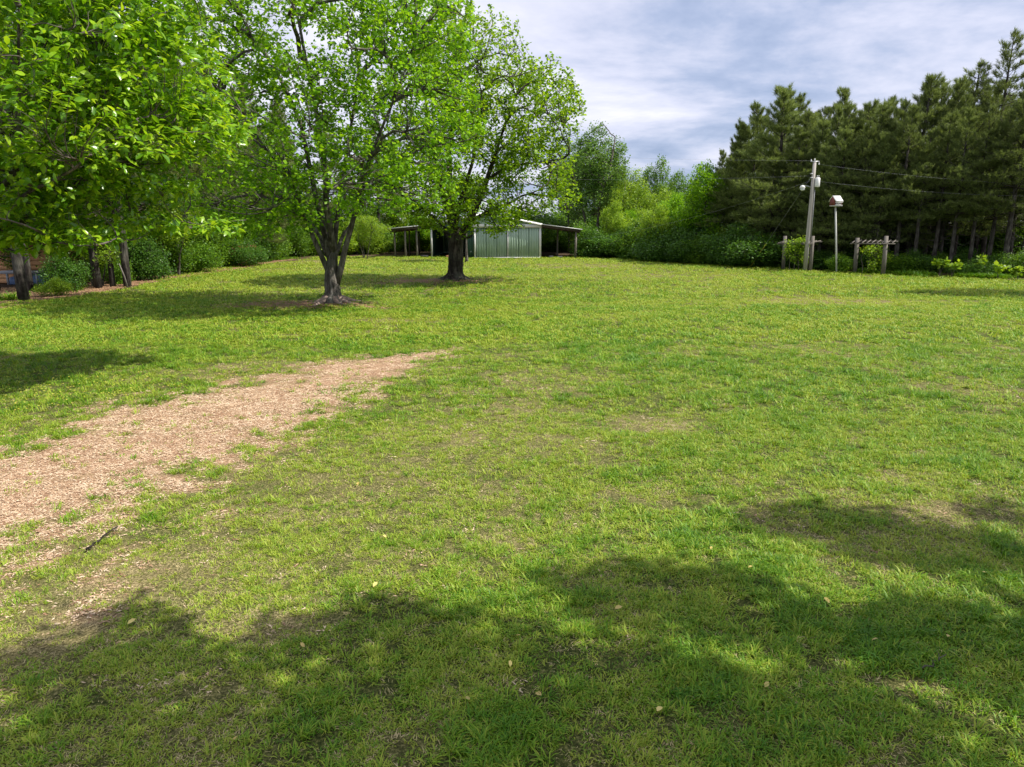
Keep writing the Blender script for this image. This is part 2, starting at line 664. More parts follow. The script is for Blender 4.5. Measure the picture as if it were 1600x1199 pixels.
def tuft(seed, n, rad, L, W, flat, mat, broad=False):
    r = np.random.RandomState(seed)
    mb = MB()
    for i in range(n):
        th, ro = r.rand() * 2 * math.pi, rad * math.sqrt(r.rand())
        p = np.array([math.cos(th) * ro, math.sin(th) * ro, -0.004])
        az = th + r.randn() * 0.9 if r.rand() < 0.6 else r.rand() * 2 * math.pi
        l = L * (0.55 + 0.75 * r.rand())
        w = W * (0.7 + 0.6 * r.rand())
        e0 = math.radians(np.clip(72 - flat * 50 + r.randn() * 14, 8, 88))
        e1 = e0 - math.radians(25 + 45 * r.rand())
        d = np.array([math.cos(az), math.sin(az), 0])
        sd = np.array([-math.sin(az), math.cos(az), 0]) * w / 2
        q1 = p + l * 0.5 * (d * math.cos(e0) + np.array([0, 0, math.sin(e0)]))
        q2 = q1 + l * 0.5 * (d * math.cos(e1) + np.array([0, 0, math.sin(e1)]))
        q2[2] = max(q2[2], 0.004)
        mb.add([p - sd * 0.8, p + sd * 0.8, q1 + sd, q1 - sd, q2], tris=[[3, 2, 4]], quads=[[0, 1, 2, 3]])
    return bpy.data.objects.new('grass_tuft', mb.mesh('grass_tuft', mat))


proto = bpy.data.collections.new('grass_tufts')
for i in range(4):
    proto.objects.link(tuft(100 + i, 12, 0.05, 0.050, 0.0065, 0.45, M['grass']))      # 0-3 short lawn
for i in range(2):
    proto.objects.link(tuft(120 + i, 13, 0.03, 0.095, 0.0075, 0.35, M['grass']))     # 4-5 coarse clump
for i in range(2):
    proto.objects.link(tuft(140 + i, 9, 0.06, 0.055, 0.0045, 1.25, M['straw']))        # 6-7 dead stems lying flat
for i in range(2):
    proto.objects.link(tuft(160 + i, 16, 0.10, 0.075, 0.012, 0.45, M['grass']))       # 8-9 wide, for far away
# names sort the instance index, so give them an order
for k, o in enumerate(list(proto.objects)):
    o.name = 'grass_tuft.%03d' % k
protoc = bpy.data.collections.new('litter_pieces')
for i in range(3):
    r = np.random.RandomState(200 + i)
    mb = MB()
    for k in range(7):
        p = np.append((r.rand(2) - .5) * 0.11, 0.004 + r.rand() * 0.006)
        az = r.rand() * 6.28
        l, w = 0.004 + 0.016 * r.rand() ** 1.6, 0.003 + 0.0045 * r.rand()
        d = np.array([math.cos(az), math.sin(az), (r.rand() - .5) * .5]) * l
        s_ = np.array([-math.sin(az), math.cos(az), (r.rand() - .5) * .6]) * w
        h = np.array([0, 0, 0.005])
        mb.add([p - d, p - s_ * .8, p + d, p + s_, p + h], tris=[[0, 1, 4], [1, 2, 4], [2, 3, 4], [3, 0, 4]])
    protoc.objects.link(bpy.data.objects.new('litter_piece.%03d' % i, mb.mesh('litter_piece', M['chip'])))


def scatter(name, P, rot, scl, idx_, tint, coll, label):
    me = bpy.data.meshes.new(name)
    me.vertices.add(len(P))
    me.vertices.foreach_set('co', np.asarray(P, np.float32).ravel())
    for nm, ty, arr, key in (('rot', 'FLOAT_VECTOR', rot, 'vector'), ('scl', 'FLOAT', scl, 'value'), ('idx', 'INT', idx_, 'value'), ('tint', 'FLOAT', tint, 'value')):
        a = me.attributes.new(nm, ty, 'POINT')
        a.data.foreach_set(key, np.asarray(arr, np.int32 if ty == 'INT' else np.float32).ravel())
    o = link(name, me)
    ng = bpy.data.node_groups.new(name, 'GeometryNodeTree')
    ng.interface.new_socket(name='Geometry', in_out='INPUT', socket_type='NodeSocketGeometry')
    ng.interface.new_socket(name='Geometry', in_out='OUTPUT', socket_type='NodeSocketGeometry')
    gi, go = ng.nodes.new('NodeGroupInput'), ng.nodes.new('NodeGroupOutput')
    iop = ng.nodes.new('GeometryNodeInstanceOnPoints')
    ci = ng.nodes.new('GeometryNodeCollectionInfo')
    ci.inputs['Collection'].default_value = coll
    ci.inputs['Separate Children'].default_value = True
    ci.inputs['Reset Children'].default_value = True
    iop.inputs['Pick Instance'].default_value = True

    def attr(nm, ty):
        n = ng.nodes.new('GeometryNodeInputNamedAttribute')
        n.data_type = ty
        n.inputs['Name'].default_value = nm
        return n.outputs['Attribute']
    ng.links.new(gi.outputs[0], iop.inputs['Points'])
    ng.links.new(ci.outputs[0], iop.inputs['Instance'])
    ng.links.new(attr('idx', 'INT'), iop.inputs['Instance Index'])
    ng.links.new(attr('rot', 'FLOAT_VECTOR'), iop.inputs['Rotation'])
    ng.links.new(attr('scl', 'FLOAT'), iop.inputs['Scale'])
    ng.links.new(iop.outputs[0], go.inputs[0])
    md = o.modifiers.new('scatter', 'NODES')
    md.node_group = ng
    tag(o, label, kind='stuff')
    return o


def wedge(n, y0, y1, marg=0.8):
    # uniform over the part of the ground the picture shows (plus a margin)
    y = np.sqrt(rng.rand(n) * (y1 ** 2 - y0 ** 2) + y0 ** 2)
    x = (rng.rand(n) * 2 - 1) * (y * 0.735 + marg)
    return x, y


Ps, Rs, Ss, Is, Ts = [], [], [], [], []
for (y0, y1, dens, sc, far) in ((3.0, 6.5, 1200, 0.84, 0), (6.5, 11, 700, 0.98, 0), (11, 18, 260, 1.25, 0), (18, 30, 85, 1.6, 1), (30, 46, 30, 2.1, 1), (46, 68, 14, 2.7, 1)):
    area = 0.735 * (y1 ** 2 - y0 ** 2) + 1.6 * (y1 - y0)
    x, y = wedge(int(area * dens), y0, y1)
    pmk, lmk, dmk, lw = path_mask(x, y), litter_mask(x, y), dry_mask(x, y), in_lawn(x, y)
    holes = fbm(x, y, 0.35, 3, 12)
    keep = rng.rand(len(x)) < np.clip((1 - 0.93 * smooth(0.10, 0.80, pmk)) * (1 - 0.9 * lmk) * (1 - 0.45 * smooth(0.30, 0.9, dmk)) * (0.25 + 0.75 * smooth(0.32, 0.5, holes)) * lw, 0, 1)
    x, y, pmk, dmk, holes = x[keep], y[keep], pmk[keep], dmk[keep], holes[keep]
    n = len(x)
    lush = fbm(x, y, 3.4, 3, 14)
    clumpn = fbm(x, y, 0.5, 3, 15)
    tint = np.clip(0.38 + 0.5 * (lush - 0.45) + 0.8 * (clumpn - 0.5) - 0.55 * dmk - 0.2 * pmk + 0.20 * rng.randn(n) + 0.5 * (fbm(x, y, 0.16, 2, 17) - 0.5) - 0.05 * smooth(14, 30, y) - 0.08 * smooth(22, 50, y) + 0.06 * smooth(9, 4, y) - 0.06 * smooth(16, 9, y), 0, 1)
    ii = rng.randint(0, 4, n)
    coarse = rng.rand(n) < (0.12 + smooth(0.45, 0.72, clumpn) * 0.4) * (1 - dmk)
    ii = np.where(coarse, 4 + rng.randint(0, 2, n), ii)
    if far:
        ii = np.where(rng.rand(n) < 0.75, 8 + rng.randint(0, 2, n), ii)
    straw = rng.rand(n) < (0.22 + 0.62 * dmk + 0.25 * pmk) * (0.4 if far else 1.0)
    ii = np.where(straw, 6 + rng.randint(0, 2, n), ii)
    Ps.append(np.stack([x, y, gz(x, y)], -1))
    Rs.append(np.stack([rng.randn(n) * 0.08, rng.randn(n) * 0.08, rng.rand(n) * 6.283], -1))
    Ss.append(sc * (0.7 + 0.6 * rng.rand(n)) * (1 - 0.25 * dmk) * (1 if far else 0.85 + 0.5 * lush))
    Is.append(ii)
    Ts.append(tint)
scatter('lawn_grass', np.vstack(Ps), np.vstack(Rs), np.concatenate(Ss), np.concatenate(Is), np.concatenate(Ts), proto,
        'short mown lawn grass with dry straw patches')
Ps = []
for (y0, y1, dens) in ((4, 8, 800), (8, 13, 420), (13, 22, 110)):
    area = 0.735 * (y1 ** 2 - y0 ** 2) + 1.6 * (y1 - y0)
    x, y = wedge(int(area * dens), y0, y1)
    keep = rng.rand(len(x)) < np.clip(path_mask(x, y) ** 1.2 * 0.85 + 0.012 * dry_mask(x, y), 0, 1)
    Ps.append(np.stack([x[keep], y[keep], gz(x[keep], y[keep])], -1))
P = np.vstack(Ps)
n = len(P)
scatter('path_litter', P, np.stack([np.zeros(n), np.zeros(n), rng.rand(n) * 6.28], -1), 0.8 + 0.7 * rng.rand(n) + 0.05 * np.clip(P[:, 1] - 8, 0, 20), rng.randint(0, 3, n), rng.rand(n), protoc,
        'tan wood chips and straw litter on the worn track')


# unmown grass along the wood edges, and dead leaves under the trees
ye = rng.rand(5200) * 43 + 23
xe = edge_left(ye) - np.abs(rng.randn(5200)) * 1.6 - .6
yr = np.interp(rng.rand(7000), np.linspace(0, 1, 8), np.sort(RE_Y)[:8])
xr_ = edge_right(yr) + .9 + rng.randn(7000) * .45
x, y = np.concatenate([xe, xr_]), np.concatenate([ye, yr])
kp = rng.rand(len(x)) < smooth(.50, .68, fbm(x, y, 1.6, 3, 31)) * np.where(x < 0, .5, 1)
x, y = x[kp], y[kp]
n = len(x)
scatter('border_grass', np.stack([x, y, gz(x, y)], -1), np.stack([np.zeros(n), np.zeros(n), rng.rand(n) * 6.28], -1), 2.2 + 2.6 * rng.rand(n), rng.randint(4, 6, n), .35 + .5 * rng.rand(n), proto,
        'taller unmown grass along the foot of the woods')
x = np.concatenate([edge_left(rng.rand(1)) + 1.2 - np.abs(rng.randn(9000)) * 2.2, TR1[0] - 1 + rng.randn(2600) * 1.4, TR2[0] - 1 + rng.randn(2600) * 1.7])
y = np.concatenate([22 + 40 * rng.rand(9000), TR1[1] + rng.randn(2600) * .7, TR2[1] + rng.randn(2600) * .9])
n = len(x)
scatter('leaf_litter', np.stack([x, y, gz(x, y) + .004], -1), np.stack([np.zeros(n), np.zeros(n), rng.rand(n) * 6.28], -1), 1.6 + 1.5 * rng.rand(n), rng.randint(0, 3, n), rng.rand(n) * .22, protoc,
        'brown dead leaves and bark bits under the trees')

# ------------------------------------------------------------------ trees
def bez(p0, p1, p2, n):
    t_ = np.linspace(0, 1, n)[:, None]
    return (1 - t_) ** 2 * p0 + 2 * t_ * (1 - t_) * p1 + t_ ** 2 * p2


def sample_crown(r, ells, n, shell=0.5, pw=0.8):
    w = np.array([e[1][0] * e[1][1] * e[1][2] for e in ells])
    w = w ** pw
    k = r.choice(len(ells), n, p=w / w.sum())
    C = np.array([e[0] for e in ells])[k]
    R = np.array([e[1] for e in ells])[k]
    d = r.randn(n, 3)
    d /= np.linalg.norm(d, axis=1)[:, None]
    rad = r.rand(n) ** (1 / (3.0 + 4 * shell))
    return C + d * R * rad[:, None]


def kites(r, C, D, size, fold=0.35, droop=0.35):
    """4-point leaves at C, pointing along D: V (4n,3), tris (2n,3)"""
    n = len(C)
    D = D / (np.linalg.norm(D, axis=1)[:, None] + 1e-9)
    nrm = r.randn(n, 3) * 0.55 + np.array([0.15, 0, 1.0])
    S = np.cross(D, nrm)
    S /= np.linalg.norm(S, axis=1)[:, None] + 1e-9
    U = np.cross(S, D)
    s = (size * (0.65 + 0.7 * r.rand(n)))[:, None]
    a = C
    tip = C + D * s - U * s * droop * 0.4
    m1 = C + D * s * 0.48 + S * s * 0.42 - U * s * fold * 0.35
    m2 = C + D * s * 0.48 - S * s * 0.42 - U * s * fold * 0.35
    V = np.stack([a, m1, tip, m2], 1).reshape(-1, 3)
    i = np.arange(n)[:, None] * 4
    T = np.concatenate([i + np.array([0, 1, 2]), i + np.array([0, 2, 3])], 1).reshape(-1, 3)
    return V, T


# broad leaf with 8 triangles, for the tree whose leaves can be told apart
LEAF_V = np.array([[0, 0, 0], [0.30, -0.19, 0.03], [0.32, 0, -0.02], [0.30, 0.19, 0.03], [0.68, -0.20, -0.02], [0.70, 0, -0.07], [0.68, 0.20, -0.02], [1.0, 0, -0.17]])
LEAF_T = np.array([[0, 1, 2], [0, 2, 3], [1, 4, 5], [1, 5, 2], [2, 5, 6], [2, 6, 3], [4, 7, 5], [5, 7, 6]])


def leaf_frames(r, D):
    n = len(D)
    D = D / (np.linalg.norm(D, axis=1)[:, None] + 1e-9)
    nrm = r.randn(n, 3) * 0.45 + np.array([0.2, -0.1, 1.0])
    S = np.cross(nrm, D)
    S /= np.linalg.norm(S, axis=1)[:, None] + 1e-9
    U = np.cross(D, S)
    return D, S, U


def grow(r, limbs, ells, nb=(45, 320, 2200), radii=(0.055, 0.022, 0.008), shell=0.5, reach=1.0, pw=0.8):
    """limbs: list of (points, radii). Returns wood MB, twig ends and twig directions."""
    nodes, ndir = [], []
    for P, R in limbs:
        P = np.asarray(P)
        T = np.gradient(P, axis=0)
        m = len(P)
        k0 = int(m * 0.35)
        nodes.append(P[k0:])
        ndir.append(T[k0:])
    nodes = np.vstack(nodes)
    ndir = np.vstack(ndir)
    wood = MB()
    ends = dirs = None
    for lv, (n, rad) in enumerate(zip(nb, radii)):
        tips = sample_crown(r, ells, n, shell if lv == 0 else shell * (0.8 if lv == 1 else 0.3), pw)
        newn, newd, e_, d_ = [], [], [], []
        for p in tips:
            v_ = p - nodes
            dist = np.linalg.norm(v_, axis=1)
            cost = dist + 0.9 * np.clip(nodes[:, 2] - p[2] + 0.25 * dist, 0, None)
            j = int(np.argmin(cost))
            a = nodes[j]
            L = dist[j]
            if L < 0.05:
                continue
            if lv and L > (2.6, 1.6, 1.1)[lv] * reach:
                p = a + (p - a) * ((2.6, 1.6, 1.1)[lv] * reach / L)
                L = (2.6, 1.6, 1.1)[lv] * reach
            pd = ndir[j] / (np.linalg.norm(ndir[j]) + 1e-9)
            c = a + pd * L * 0.35 + (p - a) * 0.25 + r.randn(3) * L * 0.07
            m = (9, 6, 4)[lv]
            Q = bez(a, c, p, m)
            if lv == 0:
                Q[1:-1] += r.randn(m - 2, 3) * L * 0.018
            wood.tube(Q, np.linspace(rad, rad * 0.35, m) * (0.7 + 0.6 * r.rand()) * (min(1.5, 0.5 + L / 3) if lv == 0 else 1), k=(6, 4, 3)[lv], cap=False)
            T = np.gradient(Q, axis=0)
            s0 = m // 3
            newn.append(Q[s0:])
            newd.append(T[s0:])
            e_.append(Q)
            d_.append(T)
        if lv < 2:
            # boughs stay usable for the next level; main limbs only for the first two
            nodes = np.vstack([nodes] + newn) if lv == 0 else np.vstack(newn)
            ndir = np.vstack([ndir] + newd) if lv == 0 else np.vstack(newd)
        ends, dirs = e_, d_
    return wood, ends, dirs


def leaf_sites(r, ends, dirs, per, spread, thin=None):
    E = np.array([q for q in ends])       # (n,4,3)
    n = len(E)
    t_ = 0.35 + 0.65 * r.rand(n, per) ** 0.8
    seg = t_ * (E.shape[1] - 1)
    i = np.minimum(seg.astype(int), E.shape[1] - 2)
    f = (seg - i)[..., None]
    k = np.arange(n)[:, None]
    P = E[k, i] * (1 - f) + E[k, i + 1] * f
    D0 = (E[:, -1] - E[:, 0])[:, None, :]
    D0 = D0 / (np.linalg.norm(D0, axis=2, keepdims=True) + 1e-9)
    D = D0 * 0.6 + r.randn(n, per, 3) * np.array([1, 1, .55]) * 0.9
    D[..., 2] -= 0.35
    P = P + r.randn(n, per, 3) * spread
    return P.reshape(-1, 3), D.reshape(-1, 3)


def trunk_mesh(P, R, k, r, flare=None, nlobes=6, rough=0.05):
    mb = MB()
    P = np.asarray(P, float)
    # finer rings
    m = len(P)
    tt = np.linspace(0, m - 1, (m - 1) * 5 + 1)
    Q = np.stack([np.interp(tt, np.arange(m), P[:, a]) for a in range(3)], 1)
    RR = np.interp(tt, np.arange(m), R)
    Q[2:-2] = (Q[:-4] + Q[1:-3] + Q[2:-2] + Q[3:-1] + Q[4:]) / 5
    ph = r.rand(3) * 6

    def lob(th, mm):
        h = (Q[:, 2] - Q[0, 2])[:, None]
        fl = np.exp(-h / (flare or 1e-3)) if flare else 0 * h
        l1 = 1 + 0.05 * np.sin(3 * th[None] + ph[0] + h) + 0.035 * np.sin(7 * th[None] + ph[1] - 1.5 * h)
        return l1 + fl * (0.75 + 0.75 * np.cos(nlobes * th[None] + ph[2]) * (0.6 + 0.4 * np.sin(2 * th[None] + ph[0])))
    mb.tube(Q, RR, k=k, rough=rough, rng=r, lobes=lob)
    return mb


def densify(P, R, n=14):
    P = np.asarray(P, float)
    d = np.concatenate([[0], np.cumsum(np.linalg.norm(np.diff(P, axis=0), axis=1))])
    tt = np.linspace(0, d[-1], n)
    Q = np.stack([np.interp(tt, d, P[:, a]) for a in range(3)], 1)
    for _ in range(2):
        Q[1:-1] = (Q[:-2] + Q[1:-1] * 2 + Q[2:]) / 4
    return Q, np.interp(tt, d, R)


def big_tree(name, label, base, trunk, trunk_r, limbs, ells, seed, nb, per, leaf, mat_leaf, mat_bark, cat='tree', group=None, flare=0.22, near=False, spread=0.10, shell=0.5, radii=(0.055, 0.022, 0.008), dia=None, reach=1.0):
    r = np.random.RandomState(seed)
    base = np.asarray(base, float)
    root = thing(name, label, cat, tuple(base), group)
    trunk = np.asarray(trunk, float) - base
    trunk_mesh(trunk, trunk_r, 22, r, flare=flare).obj('trunk', mat_bark, root, True)
    LL = []
    for P, R in limbs:
        Q, RR = densify(np.asarray(P, float) - base, R)
        Q[2:-1] += r.randn(len(Q) - 3, 3) * 0.03
        LL.append((Q, RR))
        MB().tube(Q, RR, k=9, rough=0.05, rng=r).obj('limb', mat_bark, root, True)
    ells = [(np.asarray(c, float) - base, np.asarray(rr, float)) for c, rr in ells]
    wood, ends, dirs = grow(r, LL, ells, nb, radii, shell, reach, 0.5 if near else 0.8)
    o = wood.obj('branches', mat_bark if not near else M['bark_twig'], root, True)
    o['kind'] = 'stuff'
    P, D = leaf_sites(r, ends, dirs, per, spread)
    if not near:
        V, T = kites(r, P, D, leaf)
        o = link('crown', mesh_from('crown', V, T, mat=mat_leaf), root)
        o['kind'] = 'stuff'
    else:
        D, S, U = leaf_frames(r, D)
        s = leaf * (0.65 + 0.6 * r.rand(len(P)))
        # the 300 leaves that show largest become parts of their own
        Wp = P + base
        cz = (Wp[:, 2] - CAM_H)
        fwd = Wp[:, 1] * cp - cz * sp_
        upv = Wp[:, 1] * sp_ + cz * cp
        px = 800 + F * Wp[:, 0] / fwd
        py = 599.5 - F * upv / fwd
        facing = np.abs((U * (Wp - np.array([0, 0, CAM_H]))).sum(1)) / np.linalg.norm(Wp - np.array([0, 0, CAM_H]), axis=1)
        size = s / np.maximum(fwd, 0.5) * (0.35 + 0.65 * facing)
        vis = (px > 0) & (px < 1600) & (py > 0) & (py < 1199) & (fwd > 1)
        order = np.argsort(-(size * vis))[:290]
        sel = np.zeros(len(P), bool)
        sel[order] = True
        rest = ~sel
        n = rest.sum()
        V = (P[rest][:, None] + s[rest][:, None, None] * (LEAF_V[None, :, 0:1] * D[rest][:, None] + LEAF_V[None, :, 1:2] * S[rest][:, None] + LEAF_V[None, :, 2:3] * U[rest][:, None]))
        T = (LEAF_T[None] + (np.arange(n) * 8)[:, None, None]).reshape(-1, 3)
        o = link('crown', mesh_from('crown', V, T, mat=mat_leaf), root)
        o['kind'] = 'stuff'
        lm_ = mesh_from('leaf', LEAF_V, LEAF_T, mat=mat_leaf)
        for i in np.where(sel)[0]:
            lo_ = link('leaf', lm_, root)
            m3 = np.stack([D[i], S[i], U[i]], 1) * s[i]
            mt = Matrix.Identity(4)
            for a in range(3):
                for b_ in range(3):
                    mt[a][b_] = float(m3[a, b_])
                mt[a][3] = float(P[i][a])
            lo_.matrix_local = mt
    return root


def limbs_px(Y0, lst):
    """limb polylines given as picture points with a depth offset"""
    res = []
    for pts, r0, r1 in lst:
        P = [at_y(px, py, Y0 + dy) for px, py, dy in pts]
        res.append((P, np.linspace(r0, r1, len(P))))
    return res


# --- grey maple, in front
Y1 = TR1[1]
b1 = G(520, 475)
tr = [b1 + [0, 0, -0.1], b1 + [0, 0, 0.18], at_y(520, 462, Y1), at_y(519, 445, Y1), at_y(518, 428, Y1), at_y(519, 408, Y1), at_y(522, 392, Y1)]
lim = limbs_px(Y1, [
    ([(513, 425, 0), (500, 395, -.1), (483, 358, -.2), (470, 320, -.5), (440, 262, -1.0), (390, 200, -1.6), (350, 150, -2)], .11, .02),
    ([(516, 405, 0), (506, 360, .3), (492, 300, .4), (478, 240, .4), (462, 157, .3), (420, 90, .2), (372, 34, 0), (350, -60, 0)], .13, .02),
    ([(521, 395, 0), (515, 350, -.3), (508, 290, -.8), (502, 210, -1.0), (480, 110, -1.2), (460, 0, -1.4), (450, -130, -1.2)], .14, .02),
    ([(522, 392, 0), (524, 350, .4), (535, 290, 1.0), (550, 200, 1.4), (565, 80, 1.6), (570, -60, 1.8)], .11, .02),
    ([(525, 445, 0), (534, 420, -.1), (541, 385, -.2), (552, 348, -.3), (562, 290, -.5), (590, 215, -.7), (622, 140, -.9), (650, 60, -1)], .14, .02),
    ([(524, 400, .1), (540, 360, .9), (575, 310, 2.0), (620, 260, 2.8)], .09, .02),
    ([(512, 400, .1), (490, 350, 1.2), (440, 300, 2.4), (390, 270, 3.2)], .09, .02),
])
E1 = []
for px, py, dy, rx, ry, rz in ((520, 60, 0, 3.9, 4.0, 2.6), (430, 190, -1, 3.4, 3.4, 2.3), (620, 180, 0, 3.0, 3.3, 2.4), (350, 110, 1, 2.2, 2.8, 2.8),
                               (400, 300, 0, 2.7, 3.6, 1.2), (620, 290, .5, 2.4, 3.2, 1.1), (520, 270, -2.0, 3.0, 1.8, 1.5), (440, 340, -1.5, 1.5, 1.8, .75), (370, 345, 1, 1.4, 2.0, .6),
                               (520, -60, 0, 3.4, 3.4, 2.2), (690, 60, .5, 1.6, 2.2, 1.8), (700, 190, .5, 1.3, 2, 1.2), (640, 20, 0, 2.2, 2.4, 1.8), (330, 20, 1, 1.8, 2, 1.6)):
    E1.append((at_y(px, py, Y1 + dy * 1.2 - .4), (rx * 1.03, ry * 1.42, rz)))
big_tree('maple_tree', 'grey maple with several upright stems and flared roots on the lawn', b1, tr, [.42, .36, .30, .28, .25, .20, .13], lim, E1, 3, (60, 500, 3700), 12, 0.135,
         M['leaf_maple'], M['bark_grey'], flare=0.14, spread=0.085)
# surface roots of the grey maple
rt = [o for o in bpy.data.objects if o.name.startswith('maple_tree')][0]
rr_ = np.random.RandomState(8)
for k in range(8):
    a = k / 8 * 6.28 + rr_.rand() * .5
    L = .65 + .45 * rr_.rand()
    q = np.array([[math.cos(a + .25 * u) * (.22 + L * u), math.sin(a + .25 * u) * (.22 + L * u), .20 * (1 - u) ** 2.2 + .015 - .05 * u] for u in np.linspace(0, 1, 7)])
    MB().tube(q, np.linspace(.13, .025, 7), k=7, rough=.12, rng=rr_).obj('root', M['root'], rt, True)

# --- broad dark maple, behind it
Y2 = TR2[1]
b2 = G(711, 440)
tr = [b2 + [0, 0, -0.1], b2 + [0, 0, 0.2], at_y(711, 428, Y2), at_y(712, 408, Y2), at_y(712, 388, Y2), at_y(713, 368, Y2), at_y(714, 355, Y2)]
lim = limbs_px(Y2, [
    ([(710, 378, 0), (706, 345, 0), (697, 300, -.5), (680, 272, -1), (655, 255, -1.6), (620, 240, -2.2)], .17, .02),
    ([(712, 372, 0), (706, 330, .4), (698, 285, .5), (702, 230, .5), (714, 160, .5), (722, 60, .3), (730, 10, .2)], .22, .03),
    ([(716, 375, 0), (734, 345, -.1), (750, 315, -.3), (762, 280, -.5), (775, 240, -.8), (790, 190, -1), (805, 150, -1.2)], .22, .015),
    ([(718, 372, 0), (745, 338, .5), (785, 322, 1.0), (830, 300, 1.4), (868, 290, 1.6)], .12, .015),
    ([(760, 282, -.5), (790, 262, -1.0), (835, 255, -1.6), (880, 248, -2)], .09, .02),
    ([(708, 372, 0), (716, 330, -1.0), (730, 280, -2.2), (745, 220, -3), (752, 150, -3.4)], .15, .03),
    ([(706, 378, 0), (690, 350, .6), (665, 330, 1.5), (640, 315, 2.6)], .12, .03),
    ([(708, 360, .2), (690, 300, 1.6), (672, 220, 2.6), (662, 130, 3.0), (670, 50, 3)], .15, .03),
])
E2 = []
for px, py, dy, rx, ry, rz in ((735, 95, 0, 3.2, 3.6, 2.6), (680, 160, 0, 3.2, 3.8, 3.0), (800, 180, 0, 3.0, 3.6, 2.7), (850, 170, 0, 2.0, 2.8, 2.5), (720, 240, 0, 3.8, 4.4, 2.4),
                               (830, 262, 0, 2.4, 3.2, 1.7), (640, 270, 0, 2.2, 3.5, 1.7), (760, 315, -1, 2.6, 3.0, 1.0), (650, 335, .5, 1.9, 2.8, .6), (700, 40, 0, 1.6, 2.0, 1.8), (705, 340, -2.6, 1.3, 1.0, .9),
                               (745, 358, -2.0, 1.2, 1.2, .35), (790, 340, -1.5, 1.4, 1.6, .6), (872, 300, 0, 1.1, 2.2, 1.1), (890, 150, 0, .9, 1.5, 1.0), (735, 22, 0, .6, .8, .7), (785, 350, -1.8, .9, 1.0, .5), (820, 325, -.5, 1.3, 1.6, .5)):
    E2.append((at_y(px, py, Y2 + dy - .3), (rx, ry * 1.3, rz)))
big_tree('maple_tree', 'broad round maple with a thick dark trunk in front of the green barn', b2, tr, [.62, .46, .40, .385, .38, .38, .30], lim, E2, 4, (55, 440, 3300), 12, 0.15,
         M['leaf_maple_yellow'], M['bark_dark'], flare=0.20, spread=0.11, radii=(0.042, 0.022, 0.010))

# --- large-leaved tree reaching in from the left
b3 = np.array([-11.4, 14.4, 0.0])
b3[2] = float(gz(b3[0], b3[1]))
tr = [b3 + [0, 0, -.1], b3 + [0, 0, .3], b3 + [.1, 0, 1.2], b3 + [.2, .0, 2.2], b3 + [.2, .1, 3.0]]


def rel(*p):
    return [b3 + np.array(q, float) for q in p]


def lpx(start, pts, r0, r1):
    P = [b3 + np.array(start, float)] + [at_y(px, py, Yd) for px, py, Yd in pts]
    return (P, np.linspace(r0, r1, len(P)))


lim = [lpx((.15, 0, 2.2), [(65, 322, 13.6), (120, 293, 13.8), (170, 262, 14.1), (225, 243, 14.4), (300, 205, 14.9), (372, 190, 15.2)], .07, .010),
       lpx((.15, 0, 2.6), [(-10, 300, 13.2), (38, 258, 12.4), (28, 190, 12.0), (24, 90, 11.8), (30, 10, 11.6)], .06, .012),
       lpx((.15, 0, 2.7), [(10, 290, 14.0), (48, 255, 13.8), (95, 190, 13.6), (150, 120, 13.6), (172, 40, 13.6), (190, -60, 13.6)], .065, .012),
       lpx((.15, 0, 2.0), [(0, 374, 14.0), (100, 364, 14.2), (200, 353, 14.8), (300, 350, 15.3), (385, 344, 15.4)], .045, .008),
       lpx((.15, 0, 1.9), [(-20, 395, 13.2), (50, 385, 12.6), (110, 376, 12.4), (150, 383, 12.4)], .035, .008),
       lpx((.15, 0, 3.0), [(0, 180, 15.5), (90, 80, 15.4), (180, -20, 15.2), (230, -120, 15)], .08, .02),
       lpx((.15, 0, 2.4), [(20, 300, 15.0), (110, 230, 15.4), (210, 140, 15.2), (270, 70, 14.8)], .06, .012),
       lpx((.15, 0, 2.3), [(10, 320, 12.8), (80, 290, 12.4), (150, 240, 12.2), (210, 190, 12.6)], .045, .010),
       (rel((.2, 0, 3.0), (-.3, .4, 4.5), (-.8, .6, 6.5)), [.12, .09, .04]),
       (rel((.2, 0, 2.6), (-1.0, .4, 3.4), (-2.6, .6, 4.6)), [.10, .08, .03])]
E3 = []
for px, py, Yd, rx, ry, rz in ((60, 60, 11.0, 2.1, 2.2, 1.0), (200, 90, 12.2, 1.6, 1.9, 1.0), (250, 200, 12.6, 1.4, 1.8, .65), (110, 190, 11.0, 1.7, 2.0, .8),
                               (310, 185, 13.4, .75, 1.3, .42), (40, 280, 11.2, 1.5, 1.9, .55), (180, 290, 12.2, 1.3, 1.5, .38), (300, 352, 13.6, 1.1, .7, .13), (210, 350, 12.6, 1.1, 1.0, .17),
                               (110, 368, 11.0, .7, .8, .12), (-60, 330, 11, 1.4, 2.2, .5), (160, -20, 12.2, 1.7, 2, 1.0), (-100, 60, 12, 2.5, 3.2, 2.6), (150, -110, 12.6, 2.0, 2.2, 1.2), (60, 375, 11.4, .8, .9, .18), (20, 330, 12.5, .8, 1.0, .3)):
    E3.append((at_y(px, py, Yd + 1.7), (rx * 1.13, ry * 1.1, rz * 1.12)))
big_tree('broadleaf_tree', 'young tree with large glossy light green leaves reaching in from the left', b3, tr, [.17, .14, .13, .12, .10], lim, E3, 6, (80, 700, 4300), 9, 0.165,
         M['leaf_near'], M['bark_grey'], near=True, spread=0.06, radii=(0.026, 0.012, 0.005), flare=.1)


